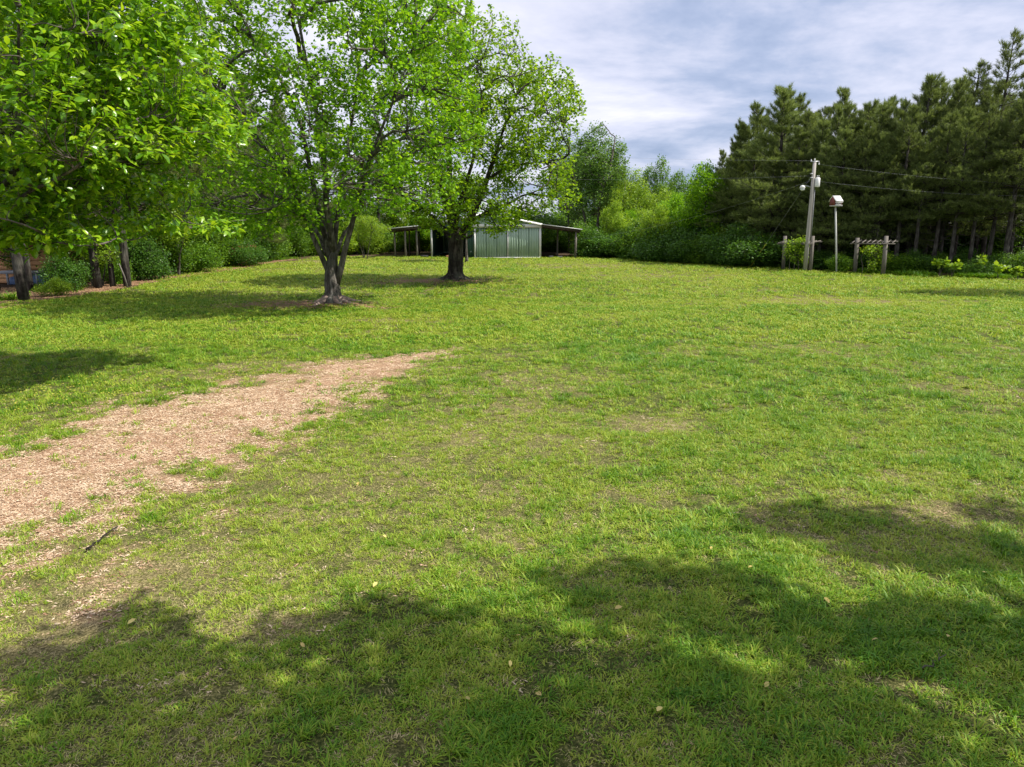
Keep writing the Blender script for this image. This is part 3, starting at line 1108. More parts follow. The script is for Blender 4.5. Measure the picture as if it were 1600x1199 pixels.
# --- shade trees beside and behind the camera, known from their shadows
def shade_tree(label, base, height, ells, seed, nt=2200):
    base = np.asarray(base, float)
    tr = [base + [0, 0, -.1], base + [0, 0, .3], base + [0, 0, height * .2], base + [0, .1, height * .45]]
    lim = []
    r = np.random.RandomState(seed)
    for c, rr in ells:
        c = np.asarray(c, float)
        s0 = base + [0, 0.05, height * (.25 + .15 * r.rand())]
        lim.append(([s0, s0 * .55 + c * .45 + [0, 0, .3], c], [.12, .08, .02]))
    return big_tree('maple_tree', label, base, tr, [.34, .27, .24, .20], lim, ells, seed, (40, 260, nt), 9, 0.12, M['leaf_maple'], M['bark_grey'])


def caster(px, py, z, dz=0):
    g = ground(px, py)
    return np.array([g[0] + SUN_DIR.x / SUN_DIR.z * z, g[1] + SUN_DIR.y / SUN_DIR.z * z, z])


ES = []
for px, py, z, rx, ry, rz in ((150, 1060, 6.6, .8, .55, .6), (600, 1000, 7.2, 1.0, .55, .8), (1030, 930, 7.4, .85, .6, .8), (860, 1060, 6.4, 1.1, .5, .6), (1330, 1000, 7.0, 1.0, .5, .7), (420, 1140, 6.6, .9, .5, .6), (1200, 1130, 6.8, 1.3, .5, .6),
                              (1560, 1000, 7.4, .8, .7, .7), (700, 1180, 7.5, 1.8, .5, .8), (900, 1350, 7.4, 3.0, .9, 1.2), (1290, 815, 7.8, 1.0, .5, .5), (1420, 850, 7.8, .9, .5, .5), (1540, 860, 7.6, .6, .5, .4), (1570, 800, 7.9, .5, .4, .3), (0, 1250, 6.2, 1.4, .6, .6), (200, 960, 6.6, .5, .25, .3)):
    ES.append((caster(px, py, z), (rx, ry, rz)))
shade_tree('maple whose leafy shade falls across the near lawn', (8.6, 0.4, 0), 10, ES, 21, 2300)

# ------------------------------------------------------------------ generic trees: variants built once, then copied
def broad_variant(name, label, cat, H, cr, seed, nleaf_tw, per, leaf, mat, bark_m, z0=0.25, stems=1, r0=.18, sparse=.5, group=None, spread=.16, nell=7, rz=.28):
    r = np.random.RandomState(seed)
    ells = []
    for k in range(nell):
        a = k * 2.4 + r.rand()
        f = (k + .5) / nell
        z = H * (z0 + (1 - z0) * (.16 + .76 * f))
        w = cr * (math.sin(math.pi * (.18 + .72 * f)) ** .7)
        w *= .8 + .45 * r.rand()
        z *= .93 + .14 * r.rand()
        off = w * (.35 + .35 * r.rand()) * (1 if k < nell - 1 else .2)
        ells.append(((math.cos(a) * off, math.sin(a) * off, z), (w * (.5 + .25 * r.rand()), w * (.5 + .25 * r.rand()), H * (1 - z0) * rz * (.4 + .35 * r.rand()))))
    lim = []
    root = thing(name, label, cat, (0, -300, 0), group)
    for s_ in range(stems):
        a = s_ * 6.28 / stems + r.rand()
        tilt = (.0 if stems == 1 else .18) * H
        P = np.array([[math.cos(a) * (.08 * stems + tilt * u ** 1.3) * (stems > 1) + r.randn() * .05 * H * u * .4, math.sin(a) * (.08 * stems + tilt * u ** 1.3) * (stems > 1) + r.randn() * .05 * H * u * .4, -.1 + (H * .66 + .1) * u] for u in np.linspace(0, 1, 8)])
        R = np.linspace(r0, r0 * .05, 8)
        R[0] *= 1.35
        Q, RR = densify(P, R, 16)
        MB().tube(Q, RR, k=9, rough=.06, rng=r).obj('trunk' if stems == 1 else 'stem', bark_m, root, True)
        lim.append((Q, RR))
    wood, ends, dirs = grow(r, lim, ells, (26, 160, nleaf_tw), (r0 * .3, r0 * .13, r0 * .05), .4, reach=max(.5, H / 9))
    o = wood.obj('branches', bark_m, root, True)
    o['kind'] = 'stuff'
    P, D = leaf_sites(r, ends, dirs, per, spread)
    V, T = kites(r, P, D, leaf)
    o = link('crown', mesh_from('crown', V, T, mat=mat), root)
    o['kind'] = 'stuff'
    return root


def pine_variant(seed, H=13.0, low=0.22, dens=1.0, Lmax=2.7, open_=0.0):
    r = np.random.RandomState(seed)
    root = thing('pine_tree', 'pine', 'tree', (0, -300, 0))
    ux, uy = r.randn(2) * .012 * H
    us = np.linspace(0, 1, 12)
    P = np.stack([ux * us ** 2 + .06 * np.sin(us * 5 + r.rand() * 6), uy * us ** 2 + .06 * np.sin(us * 4 + r.rand() * 6), -.1 + (H + .1) * us], 1)
    R = .19 * (1 - us) ** .75 + .012
    MB().tube(P, R, k=9, rough=.07, rng=r).obj('trunk', M['bark_pine'], root, True)
    wood = MB()
    tp, td = [], []
    z = H * low * .55
    while z < H * .985:
        f = (z / H - low) / (1 - low)
        nb_ = r.randint(3, 6)
        dead = z < H * low
        prof = (0.55 + 0.45 * math.sin(math.pi * min(1, max(0, f) * 1.25 + .22))) * (1 - max(0, f)) ** .40 if not dead else .35
        for k in range(nb_):
            if dead and r.rand() < .5:
                continue
            a = r.rand() * 6.28
            L = max(.22, Lmax * prof * (.45 + .75 * r.rand()))
            el = math.radians((0 + 36 * max(0, f) ** 1.3 + r.randn() * 13) if not dead else -5 + r.randn() * 15)
            c0 = np.array([np.interp(z, P[:, 2], P[:, 0]), np.interp(z, P[:, 2], P[:, 1]), z])
            d = np.array([math.cos(a) * math.cos(el), math.sin(a) * math.cos(el), math.sin(el)])
            e = c0 + d * L + np.array([0, 0, .16 * L])
            Q = bez(c0, c0 + d * L * .55 - np.array([0, 0, .05 * L]), e, 7)
            wood.tube(Q, np.linspace(.012 + .014 * L, .007, 7), k=4, cap=False)
            if dead:
                continue
            nt = int((4 + 9 * L) * dens)
            for j in range(nt):
                u = .28 + .72 * r.rand() ** .8
                b0 = bez(c0, c0 + d * L * .55 - np.array([0, 0, .05 * L]), e, 12)[int(u * 11)]
                side = (r.rand() * 2 - 1) * (.55 * L * (1.15 - u) + .12)
                sv = np.array([-d[1], d[0], 0]) * side + np.array([0, 0, r.rand() * .22 + abs(side) * .18]) + d * abs(side) * .5
                q = b0 + sv
                if abs(side) > .2 and r.rand() < .5:
                    wood.tube(np.array([b0, (b0 + q) / 2 + [0, 0, -.02], q]), [.008, .006, .004], k=3, cap=False)
                tp.append(q)
                td.append(sv / (np.linalg.norm(sv) + 1e-6) * .5 + d * .5 + np.array([0, 0, .75]))
        z += (.34 + .22 * r.rand()) * (1.0 if z < H * .7 else .8)
    # leader tufts
    for j in range(8):
        tp.append(P[-1] + np.array([r.randn() * .05, r.randn() * .05, -.35 + j * .06]))
        td.append(np.array([0, 0, 1.0]))
    o = wood.obj('branches', M['bark_pine'], root, True)
    o['kind'] = 'stuff'
    tp, td = np.array(tp), np.array(td)
    td /= np.linalg.norm(td, axis=1)[:, None]
    n, k = len(tp), 19
    d = td[:, None] * .75 + r.randn(n, k, 3) * .42
    d /= np.linalg.norm(d, axis=2, keepdims=True)
    back = tp[:, None] - td[:, None] * (r.rand(n, k, 1) * .26)
    s = np.cross(d, r.randn(n, k, 3))
    s /= np.linalg.norm(s, axis=2, keepdims=True)
    L = .19 + .16 * r.rand(n, k, 1)
    w = .0115
    V = np.stack([back - s * w, back + s * w, back + d * L], 2).reshape(-1, 3)
    T = np.arange(n * k * 3).reshape(-1, 3)
    o = link('crown', mesh_from('crown', V, T, mat=M['needle']), root)
    o['kind'] = 'stuff'
    return root


PV = [(pine_variant(31, 13, .20, 1.2, 3.7), 13), (pine_variant(32, 13, .32, 1.2, 3.5), 13), (pine_variant(33, 12, .14, 1.2, 3.7), 12), (pine_variant(34, 14, .38, 1.1, 3.4), 14), (pine_variant(35, 12, .10, 1.2, 3.5), 12), (pine_variant(36, 15, .50, .75, 2.9), 15)]
rp = random.Random(4)


def place(x, y):
    return (x, y, float(gz(x, y)))


def pine(x, y, h, v, label, group):
    pv, H = PV[v]
    return dup(pv, place(x, y), rp.uniform(0, 6.28), h / H, label, group, sxy=h / H * rp.uniform(.85, 1.35))


WHERE = [(330, 'at the far left corner of the lawn'), (430, 'outside the grey maple'), (500, 'seen past the grey maple limbs'), (545, 'seen just past the grey maple trunk'), (600, 'behind the three-stemmed small tree'),
         (660, 'seen through the left shed'), (740, 'hidden behind the barn opening'), (850, 'behind the barn doors'), (885, 'seen through the right shed, barn side'), (915, 'seen through the right shed, outer side'),
         (945, 'just past the right shed post'), (975, 'under the tall grey-green tree'), (1005, 'under the wispy yellow-green tree'), (1035, 'under the dark pointed tree'), (1065, 'under the rounded middle tree'), (1095, 'under the bright green maple'),
         (1125, 'at the corner where the pines begin'), (1155, 'short of the yellow guy guard'), (1190, 'behind the yellow guy guard'), (1222, 'just outside the first arbour'), (1250, 'behind the first arbour'), (1280, 'behind the utility pole foot'),
         (1312, 'behind the birdhouse pole'), (1340, 'between birdhouse pole and second arbour'), (1375, 'behind the second arbour'), (1405, 'just past the second arbour'), (1440, 'short of the light seedlings'), (1480, 'behind the bushy seedling'),
         (1520, 'past the bent seedling'), (1560, 'behind the low light plant'), (1600, 'near the right border'), (9999, 'at the right border')]


def where(px):
    for lim_, w in WHERE:
        if px < lim_:
            return w


# skyline pines on the right: (px, top y, depth beyond the lawn edge, variant, label)
sky_p = [
    (1128, 236, 5.0, 4, 'low bushy pine at the outer corner of the right-hand pine wood'),
    (1158, 192, 4.5, 2, 'slender pine second from the outer corner of the pine wood'),
    (1184, 166, 6.0, 0, 'pine with a pointed top just outside the tallest crown over the utility pole'),
    (1228, 141, 5.0, 0, 'tall dense pine towering just outside the leaning utility pole'),
    (1262, 176, 6.0, 1, 'shorter pine directly behind the top of the utility pole'),
    (1290, 190, 5.5, 2, 'low pine rising behind the birdhouse roof'),
    (1326, 171, 6.0, 0, 'pine with a thin spire between the birdhouse and the second arbour'),
    (1356, 161, 6.5, 3, 'pine with a rounded top above the second arbour'),
    (1385, 168, 5.5, 2, 'pine with a blunt top over the outer post of the second arbour'),
    (1414, 159, 5.0, 1, 'pine with an open side branch standing past the second arbour'),
    (1452, 124, 6.0, 0, 'broad tall pine halfway between the second arbour and the end of the wood'),
    (1478, 126, 7.0, 3, 'tall pine with twin tips near the bare topped pine'),
    (1503, 128, 6.5, 2, 'full crowned pine beside the thin pine near the end of the wood'),
    (1528, 96, 8.5, 5, 'thin pine with a sparse crown beside the tallest pine'),
    (1584, 48, 9.0, 5, 'tallest pine with an open feathery top against the sky'),
    (1620, 110, 6.0, 0, 'pine at the far right border of the photo'),
]
for px, ty, off, v, lab in sky_p:
    d0 = ray(px, 350)
    # where this sight line crosses the lawn edge
    tt = np.linspace(30, 80, 400)
    X, Yv = d0[0] / d0[1] * tt, tt
    j = int(np.argmin(np.abs(X - edge_right(Yv)) + (Yv > 64) * 50))
    Yc = Yv[j] + off
    q = at_y(px, ty, Yc)
    pine(q[0], Yc, q[2], v, lab, 'pines of the wood beyond the lawn')
# front row and rows behind (they cannot be told apart one by one)
front = [(1140, 2.0, 8.0), (1172, 2.2, 9.0), (1203, 2.0, 8.5), (1240, 2.6, 9.5), (1283, 2.2, 8.0), (1312, 2.5, 9.0), (1345, 2.4, 9.2), (1372, 2.0, 8.5), (1405, 2.4, 10.0), (1436, 2.0, 8.6), (1465, 2.6, 9.5),
         (1492, 2.2, 9.6), (1524, 2.2, 9.8), (1552, 2.5, 9.4), (1580, 2.0, 10.4), (1608, 2.4, 10.0)]
for i, (px, off, h) in enumerate(front):
    d0 = ray(px, 350)
    tt = np.linspace(30, 80, 400)
    j = int(np.argmin(np.abs(d0[0] / d0[1] * tt - edge_right(tt))))
    Yc = tt[j] + off + 1.2
    X = d0[0] / d0[1] * Yc
    pine(X, Yc, h, (1, 0, 0, 3, 2, 2)[i % 6] if px < 1395 else (3, 1, 3)[i % 3], 'low front pine of the wood, ' + where(px), 'lower pines along the front of the wood')
for row, off in enumerate((9.5, 13.5)):
    for i in range(13):
        px = 1135 + i * 40 + rp.uniform(-9, 9) + row * 13
        d0 = ray(px, 350)
        tt = np.linspace(30, 80, 400)
        j = int(np.argmin(np.abs(d0[0] / d0[1] * tt - edge_right(tt))))
        Yc = tt[j] + off + rp.uniform(-1, 1)
        pine(d0[0] / d0[1] * Yc, Yc, (10.3 if px < 1200 else 12.2) + rp.uniform(-1.5, 1.2) , rp.choice((0, 1, 2)), ('pine just behind the front ones, ', 'pine deep in the wood, ', 'hindmost pine of the wood, ')[row] + where(px), 'pines inside the wood')
# offscreen pine that shades the right border of the lawn
pine(26.6, 30.5, 12, 1, 'pine standing outside the photo whose shadow crosses the far right lawn', None)

# left-hand wood: front trunks, then the rest
left_p = [
    (36, 469, 14.5, 'pine trunk nearest the camera at the left wood edge, leaning slightly'),
    (50, 455, 15.0, 'black shaded pine trunk in front of the orange cabin'),
    (106, 447, 14.0, 'thin pine trunk at the end of the orange cabin wall'),
    (153, 450, 15.5, 'stout pine trunk wrapped in shrubs along the left wood edge'),
    (176, 448, 15.0, 'straight dark pine trunk between two stouter trunks at the left wood edge'),
    (199, 448, 15.5, 'grey barked pine trunk with a pale dead pole leaning on it'),
]
for i, (px, py, h, lab) in enumerate(left_p):
    p = G(px, py)
    v = (3, 5, 3, 3, 5, 3)[i]
    pv, H = PV[v]
    o = dup(pv, tuple(p), rp.uniform(0, 6.28), h / H, lab, 'pines along the left wood edge', sxy=h / H * (1.0, .75, .5, .9, .7, .85)[i])
    if i == 0:
        o.rotation_euler = (0.0, -0.02, 1.0)
for x, y, h in ((-24, 33, 15), (-27, 38, 16), (-22.5, 41, 15), (-21.5, 46, 14), (-26, 47, 16), (-21, 52, 14), (-24.5, 55, 16), (-21.3, 58.5, 13), (-29, 56, 17), (-23, 64, 15), (-27, 66, 16), (-33, 48, 16), (-20.5, 37.5, 13), (-20.8, 66, 13.5), (-31, 64, 16), (-36, 58, 17), (-18, 72, 13), (-23, 74, 14), (-14, 76, 13)):
    q_ = 800 + F * x / y
    w_ = 'at the left border' if q_ < 0 else 'behind the orange cabin' if q_ < 130 else 'behind the three close trunks' if q_ < 250 else 'behind the azaleas' if q_ < 380 else 'seen through the grey maple' if q_ < 560 else 'beyond the barn'
    w_ += ' and nearest' if y < 45 else ', middle distance' if y < 57 else ', far back'
    pine(x, y, h, rp.choice((0, 1, 2, 2)), 'tall left wood pine ' + w_, 'tall pines of the left wood')

# broadleaf and shrub variants
V_tall = broad_variant('cottonwood_tree', 'tree', 'tree', 14, 3.6, 51, 2600, 9, .17, M['leaf_cool'], M['bark_grey'], z0=.2, stems=2, r0=.20, nell=10, spread=.2)
V_round = broad_variant('broadleaf_tree', 'tree', 'tree', 8.5, 2.9, 52, 1800, 9, .17, M['leaf_mid'], M['bark_twig'], z0=.12, r0=.13, nell=8, spread=.2)
V_lime = broad_variant('broadleaf_tree', 'tree', 'tree', 8.0, 2.9, 53, 1800, 9, .16, M['leaf_lime'], M['bark_twig'], z0=.15, stems=3, r0=.10, nell=8, spread=.2)
V_bright = broad_variant('maple_tree', 'tree', 'tree', 8.5, 2.7, 54, 1800, 10, .18, M['leaf_maple'], M['bark_grey'], z0=.10, r0=.13, nell=9, spread=.18)
V_clear = broad_variant('young_tree', 'tree', 'tree', 7.5, 2.0, 59, 700, 9, .15, M['leaf_maple'], M['bark_grey'], z0=.48, r0=.13, nell=7, spread=.14)
V_small = broad_variant('crape_myrtle', 'tree', 'tree', 4.6, 2.0, 55, 900, 9, .10, M['leaf_lime'], M['bark_twig'], z0=.28, stems=3, r0=.06, nell=6, spread=.12)
S_dark = broad_variant('shrub', 'shrub', 'shrub', 2.6, 1.9, 56, 1200, 8, .125, M['leaf_dark'], M['bark_twig'], z0=.0, stems=4, r0=.04, nell=10, spread=.20, rz=.42)
S_mid = broad_variant('shrub', 'shrub', 'shrub', 2.4, 1.7, 57, 1050, 8, .12, M['leaf_mid'], M['bark_twig'], z0=.0, stems=4, r0=.035, nell=10, spread=.20, rz=.42)
S_lime = broad_variant('shrub', 'shrub', 'shrub', 2.2, 1.5, 58, 800, 8, .10, M['leaf_lime'], M['bark_twig'], z0=.0, stems=4, r0=.03, nell=5, spread=.11, rz=.5)


def by_px(proto_, H, px, ty, Y, label, group=None, wide=1.0, sink=0.0):
    q = at_y(px, ty, Y)
    s = q[2] / H
    return dup(proto_, place(q[0], Y), rp.uniform(0, 6.28), s, label, group, sxy=s * wide)


by_px(V_tall, 14, 932, 186, 76, 'tall grey-green tree rising beyond the right end of the barn', wide=1.05)
by_px(V_tall, 14, 958, 238, 82, 'shorter grey-green tree joined to the tall one on the side of the pines', wide=.95)
by_px(V_lime, 8, 992, 272, 79, 'lime tree filling the gap beside the wispy yellow-green tree', wide=1.0)
by_px(V_tall, 14, 895, 215, 80, 'tall thin tree half hidden behind the dark trunked maple and the barn shed roof', wide=.8)
by_px(V_lime, 8, 975, 278, 74, 'wispy yellow-green tree with bare twigs beyond the barn', wide=.75)
by_px(V_lime, 8, 1005, 286, 72, 'pale lime tree in the gap between the tall grey-green tree and the dark pointed one', wide=.75)
by_px(V_round, 8.5, 1034, 250, 78, 'dark green tree with a narrow pointed top in the middle gap', wide=.55)
by_px(V_round, 8.5, 1062, 272, 72, 'mid green rounded tree beside the pointed one in the middle gap', wide=.85)
by_px(V_lime, 8, 1040, 300, 68, 'low yellowish tree leaning out over the dark thicket', wide=.9)
by_px(V_bright, 8.5, 1104, 257, 57.5, 'bright green maple standing against the dark pines', wide=.85)
by_px(V_bright, 8.5, 1078, 330, 58.5, 'small bright green sapling at the foot of the middle trees', wide=1.0)
by_px(V_lime, 8, 1030, 325, 60, 'yellow-green sapling low in the middle gap, nearer the barn', wide=1.1)
by_px(V_bright, 8.5, 1056, 305, 62, 'fresh green sapling low in the middle gap, nearer the pines', wide=.9)
by_px(V_lime, 8, 1008, 330, 66, 'lime sapling between the wispy tree and the rounded one', wide=1.2)
by_px(V_bright, 8.5, 985, 330, 70, 'green sapling under the wispy yellow-green tree', wide=1.1)
by_px(V_bright, 8.5, 1085, 290, 64, 'green tree just inside the bright maple in the middle gap', wide=.8)
by_px(V_lime, 8, 962, 318, 68, 'wispy sapling just past the shed roof end', wide=.9)
by_px(V_lime, 8, 1188, 372, 52, 'pale green sapling under the pines near the yellow guy guard', wide=1.2)
# trees beyond the barn on the left
for px, ty, Y, pr, H, lab in ((610, 300, 80, V_lime, 8, 'lime green tree seen under the left shed roof'), (655, 330, 78, V_bright, 8.5, 'bright green sapling beyond the open left shed'), (560, 300, 76, V_round, 8.5, 'green tree beyond the grey maple trunk'),
                              (500, 290, 78, V_round, 8.5, 'green tree seen between the grey maple limbs'), (440, 300, 74, V_bright, 8.5, 'green maple beyond the lawn, outer side of the grey maple'), (385, 300, 70, V_round, 8.5, 'shaded green tree at the far left corner of the lawn'),
                              (330, 290, 64, V_bright, 8.5, 'green tree behind the pink azaleas')):
    by_px(pr, H, px, ty, Y, lab)
# small garden trees near the barn
p = G(571, 405.5)
dup(V_small, tuple(p), 1.2, .82, 'small tree with three slim pale stems on the lawn left of the barn', cat='tree')
p = G(729, 410)
o = dup(V_clear, tuple(p), .6, .9, 'young tree with a straight grey trunk just before the barn doors')

# dark thicket in the middle, between barn and pines
k = 0
for px in range(862, 1215, 17):
    d0 = ray(px, 350)
    Yc = 79.0 if px < 905 else 66.5 if px < 975 else float(np.interp(px, [975, 1040, 1130, 1215], [65.5, 58.5, 53.5, 50.5]))
    for row in range(2):
        Yr = Yc + row * 2.2 + rp.uniform(-.3, .5)
        X = d0[0] / d0[1] * Yr + rp.uniform(-.4, .4)
        pr = rp.choice((S_dark, S_mid)) if row == 0 else rp.choice((S_dark, S_mid, S_lime))
        dup(pr, place(X, Yr), rp.uniform(0, 6.28), rp.uniform(.4, 1.0) * (1 + .35 * row), ('dark shrub in front of the thicket ', 'taller dark shrub in the thicket ')[row] + where(px), 'shrubs of the dark thicket', 'shrub', sxy=rp.uniform(.8, 1.35))
# understory below the right pines
for px in range(1215, 1640, 17):
    d0 = ray(px, 350)
    tt = np.linspace(30, 80, 400)
    j = int(np.argmin(np.abs(d0[0] / d0[1] * tt - edge_right(tt))))
    Yc = tt[j] + rp.uniform(1.8, 5.5)
    dup(rp.choice((S_dark, S_dark, S_mid)), place(d0[0] / d0[1] * Yc, Yc), rp.uniform(0, 6.28), rp.uniform(.3, .6), 'dark undergrowth shrub below the pines ' + where(px), 'undergrowth shrubs under the pines', 'shrub', sxy=rp.uniform(.4, .8))
for px in range(1200, 1650, 15):
    d0 = ray(px, 350)
    tt = np.linspace(30, 80, 400)
    j = int(np.argmin(np.abs(d0[0] / d0[1] * tt - edge_right(tt))))
    Yc = tt[j] + rp.uniform(10, 15)
    dup(rp.choice((S_dark, S_mid)), place(d0[0] / d0[1] * Yc, Yc), rp.uniform(0, 6.28), rp.uniform(.9, 1.3), 'tall shrub deep between the pine trunks ' + where(px), 'shrubs deep among the pines', 'shrub', sxy=rp.uniform(.8, 1.3))
# backdrop shrubs behind barn and along the left wood
for px in range(335, 870, 19):
    Yc = 79 if px > 585 else (72 if px > 480 else 70 - (480 - px) * .07)
    d0 = ray(px, 350)
    for row in range(2):
        Yr = Yc + row * 2.4 + rp.uniform(-.5, .5)
        dup(rp.choice((S_mid, S_lime, S_lime) if row == 0 else (S_mid, S_dark)), place(d0[0] / d0[1] * Yr, Yr), rp.uniform(0, 6.28), rp.uniform(.8, 1.4) * (1 + .3 * row), ('leafy shrub on the far lawn edge ', 'taller shrub beyond the far lawn edge ')[row] + where(px), 'shrubs along the far lawn edge', 'shrub', sxy=rp.uniform(.9, 1.7))
def lw_where(q_, y):
    if q_ < 0:
        return 'at the left border'
    if q_ < 60:
        return 'beside the leaning front pine trunk'
    if q_ < 130:
        return 'before the orange cabin' if y < 36 else 'past the orange cabin'
    if q_ < 200:
        return 'around the stout pine trunk' if y < 37 else 'behind the three close trunks'
    return ('just past the dead leaning pole' if q_ < 270 else 'halfway to the azaleas' if q_ < 340 else 'close to the azaleas') + (' at the lawn edge' if y < 46 else ' further back')


for x, y, s, pr, lab in ((-20.4, 35.2, .8, V_small, 'slim multi-stemmed sapling between the stout pine trunks'), (-20.0, 42.6, 1.0, V_small, 'pale slim sapling at the left lawn edge before the azaleas'), (-21.5, 50.0, .55, V_round, 'small dark tree at the left lawn edge before the azaleas'),
                         (-22.0, 40.0, .6, V_bright, 'green sapling behind the pine with the leaning pole'), (-20.6, 60.0, .6, V_lime, 'lime sapling at the far end of the left wood'), (-22.5, 46.0, .75, V_round, 'dark leafy tree inside the left wood, middle distance'),
                         (-25.5, 37.5, .55, V_round, 'dark leafy tree just past the end of the orange cabin'), (-21.8, 55.5, .7, V_bright, 'bright leafy tree behind the azaleas')):
    dup(pr, place(x, y), x * 7 + y, s, lab, cat='tree')
for i, (x, y, s, pr) in enumerate(((-19.9, 26.0, .45, S_mid), (-22.4, 29, .4, S_mid), (-17.4 - 2.1, 30.6, .42, S_lime), (-20.6, 32.6, .7, S_dark), (-20.1, 36.6, .6, S_mid), (-19.9, 39, .95, S_dark), (-21, 43.5, 1.1, S_mid),
                                   (-20.2, 46, .9, S_mid), (-20.6, 51, 1.0, S_mid), (-21, 57, 1.2, S_dark), (-20.6, 60, 1.2, S_mid), (-21, 63, 1.3, S_mid), (-22.5, 38, 1.2, S_mid), (-23, 44, 1.3, S_mid), (-24, 50, 1.4, S_mid),
                                   (-26, 42, 1.3, S_lime), (-28, 47, 1.5, S_mid), (-31, 44, 1.5, S_mid), (-34, 50, 1.6, S_mid), (-38, 46, 1.6, S_dark), (-26, 58, 1.6, S_mid), (-30, 60, 1.8, S_mid), (-40, 52, 1.8, S_mid))):
    q_ = 800 + F * x / y
    dup(pr, place(x, y), rp.uniform(0, 6.28), s * .85, 'leafy shrub of the left wood ' + lw_where(q_, y), 'shrubs of the left wood', 'shrub', sxy=s * rp.uniform(.6, 1.1))


for k in range(9):
    px = 868 + k * 16
    q = at_y(px, 350, 92 + (k % 3) * 2)
    dup((S_mid, S_dark)[k % 2], place(q[0], q[1]), k * 1.3, 1.75, 'far shrub beyond the thicket ' + where(px), 'far shrubs beyond the thicket', 'shrub', sxy=2.1)


def azalea(px, py, s, label):
    p = G(px, py)
    o = dup(S_dark, tuple(p), 1.0, s, label, 'azaleas by the left wood', 'shrub')
    r = np.random.RandomState(int(px))
    n = 260
    d = r.randn(n, 3)
    d /= np.linalg.norm(d, axis=1)[:, None]
    P = np.array([0, 0, 1.25]) + d * np.array([1.35, 1.35, 1.1]) * (.8 + .25 * r.rand(n, 1))
    V, T = kites(r, P, d + r.randn(n, 3) * .5, .20)
    f = link('blossoms', mesh_from('blossoms', V, T, mat=M['flower_pink']), o)
    f['kind'] = 'stuff'


azalea(374, 417, .62, 'azalea with red-pink blossom, the outer of two at the left wood')
azalea(392, 415, .62, 'azalea with red-pink blossom, nearer the grey maple of the two')

# bright seedlings at the foot of the pines
def seedling(px, py, h, seed, lab):
    r = np.random.RandomState(seed)
    o = thing('seedling', lab, 'plant', tuple(G(px, py)), 'seedlings at the foot of the pines')
    V, T, nn = [], [], 0
    for k in range(3):
        a = r.rand() * 6.28
        top = np.array([math.cos(a) * .3 * h, math.sin(a) * .2 * h, h * (.65 + .35 * r.rand())])
        Q = bez(np.array([0, 0, -.03]), np.array([top[0] * .1, 0, h * .5]), top, 7)
        MB().tube(Q, np.linspace(.016, .006, 7), k=5).obj('stem', M['bark_twig'], o, True)
        C = np.vstack([Q[5] + r.randn(5, 3) * .04, Q[6] + r.randn(16, 3) * .07])
        D = r.randn(len(C), 3) * [1, 1, .5] + [0, 0, .25]
        v_, t_ = kites(r, C, D, .24)
        V.append(v_)
        T.append(t_ + nn)
        nn += len(v_)
    f = link('foliage', mesh_from('foliage', np.vstack(V), np.vstack(T), mat=M['leaf_lime']), o)
    f['kind'] = 'stuff'


for i, (px, py, h, lab) in enumerate(((1468, 433, 1.0, 'light green seedling with a bushy top under the pines'), (1487, 434, .95, 'light green seedling on a thin bent stem under the pines'), (1558, 436, .8, 'low light green plant at the far right of the wood edge'), (1590, 438, .7, 'smallest light green plant at the right border'), (1525, 431, 1.1, 'pale seedling between the bent one and the end of the wood'))):
    seedling(px, py, h, 80 + i, lab)
p = G(1322, 428)
dup(S_mid, tuple(p + [0, 1.0, 0]), 0, .42, 'low green bush between the birdhouse pole and the second arbour', cat='shrub')

# remove the prototypes themselves (their copies stay)
for pr in [a for a, _ in PV] + [V_tall, V_round, V_lime, V_bright, V_clear, V_small, S_dark, S_mid, S_lime]:
    for c in list(pr.children):
        bpy.data.objects.remove(c)
    bpy.data.objects.remove(pr)

# ------------------------------------------------------------------ barn
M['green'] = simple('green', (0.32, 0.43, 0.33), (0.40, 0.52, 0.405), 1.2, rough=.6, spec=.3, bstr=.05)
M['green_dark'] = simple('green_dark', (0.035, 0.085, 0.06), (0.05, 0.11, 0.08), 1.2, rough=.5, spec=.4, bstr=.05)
M['white'] = simple('white', (0.70, 0.70, 0.68), (0.82, 0.82, 0.80), 3, rough=.5, bstr=.05)
M['metal_roof'] = simple('metal_roof', (0.50, 0.51, 0.52), (0.66, 0.67, 0.68), 2, rough=.4, spec=.5, bstr=.05)
M['rust'] = simple('rust', (0.06, 0.035, 0.025), (0.13, 0.08, 0.055), 3, bstr=.2)
M['post_grey'] = simple('post_grey', (0.10, 0.088, 0.075), (0.25, 0.225, 0.195), 9, stretch=(1, 1, .15), bstr=.5)
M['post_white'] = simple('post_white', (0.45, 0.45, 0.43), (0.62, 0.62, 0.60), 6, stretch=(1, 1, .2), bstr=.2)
M['timber_dark'] = simple('timber_dark', (0.035, 0.026, 0.02), (0.085, 0.065, 0.05), 6, stretch=(1, .2, 1))
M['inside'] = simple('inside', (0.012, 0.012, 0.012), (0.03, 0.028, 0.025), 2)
M['concrete'] = simple('concrete', (0.30, 0.28, 0.25), (0.46, 0.43, 0.39), 4)
M['black'] = simple('black', (0.012, 0.012, 0.012), (0.03, 0.03, 0.03), 8)
M['maroon'] = simple('maroon', (0.16, 0.045, 0.04), (0.24, 0.08, 0.07), 6)
M['yellow'] = simple('yellow', (0.62, 0.52, 0.06), (0.75, 0.65, 0.12), 6)
M['steel'] = simple('steel', (0.32, 0.33, 0.34), (0.45, 0.46, 0.47), 4, rough=.45, metal=.6)
M['glass'] = simple('glass', (0.65, 0.68, 0.70), (0.8, 0.82, 0.84), 2, rough=.15)
M['pole'] = simple('pole', (0.26, 0.24, 0.21), (0.48, 0.455, 0.42), 8, stretch=(1, 1, .06), bstr=.5)
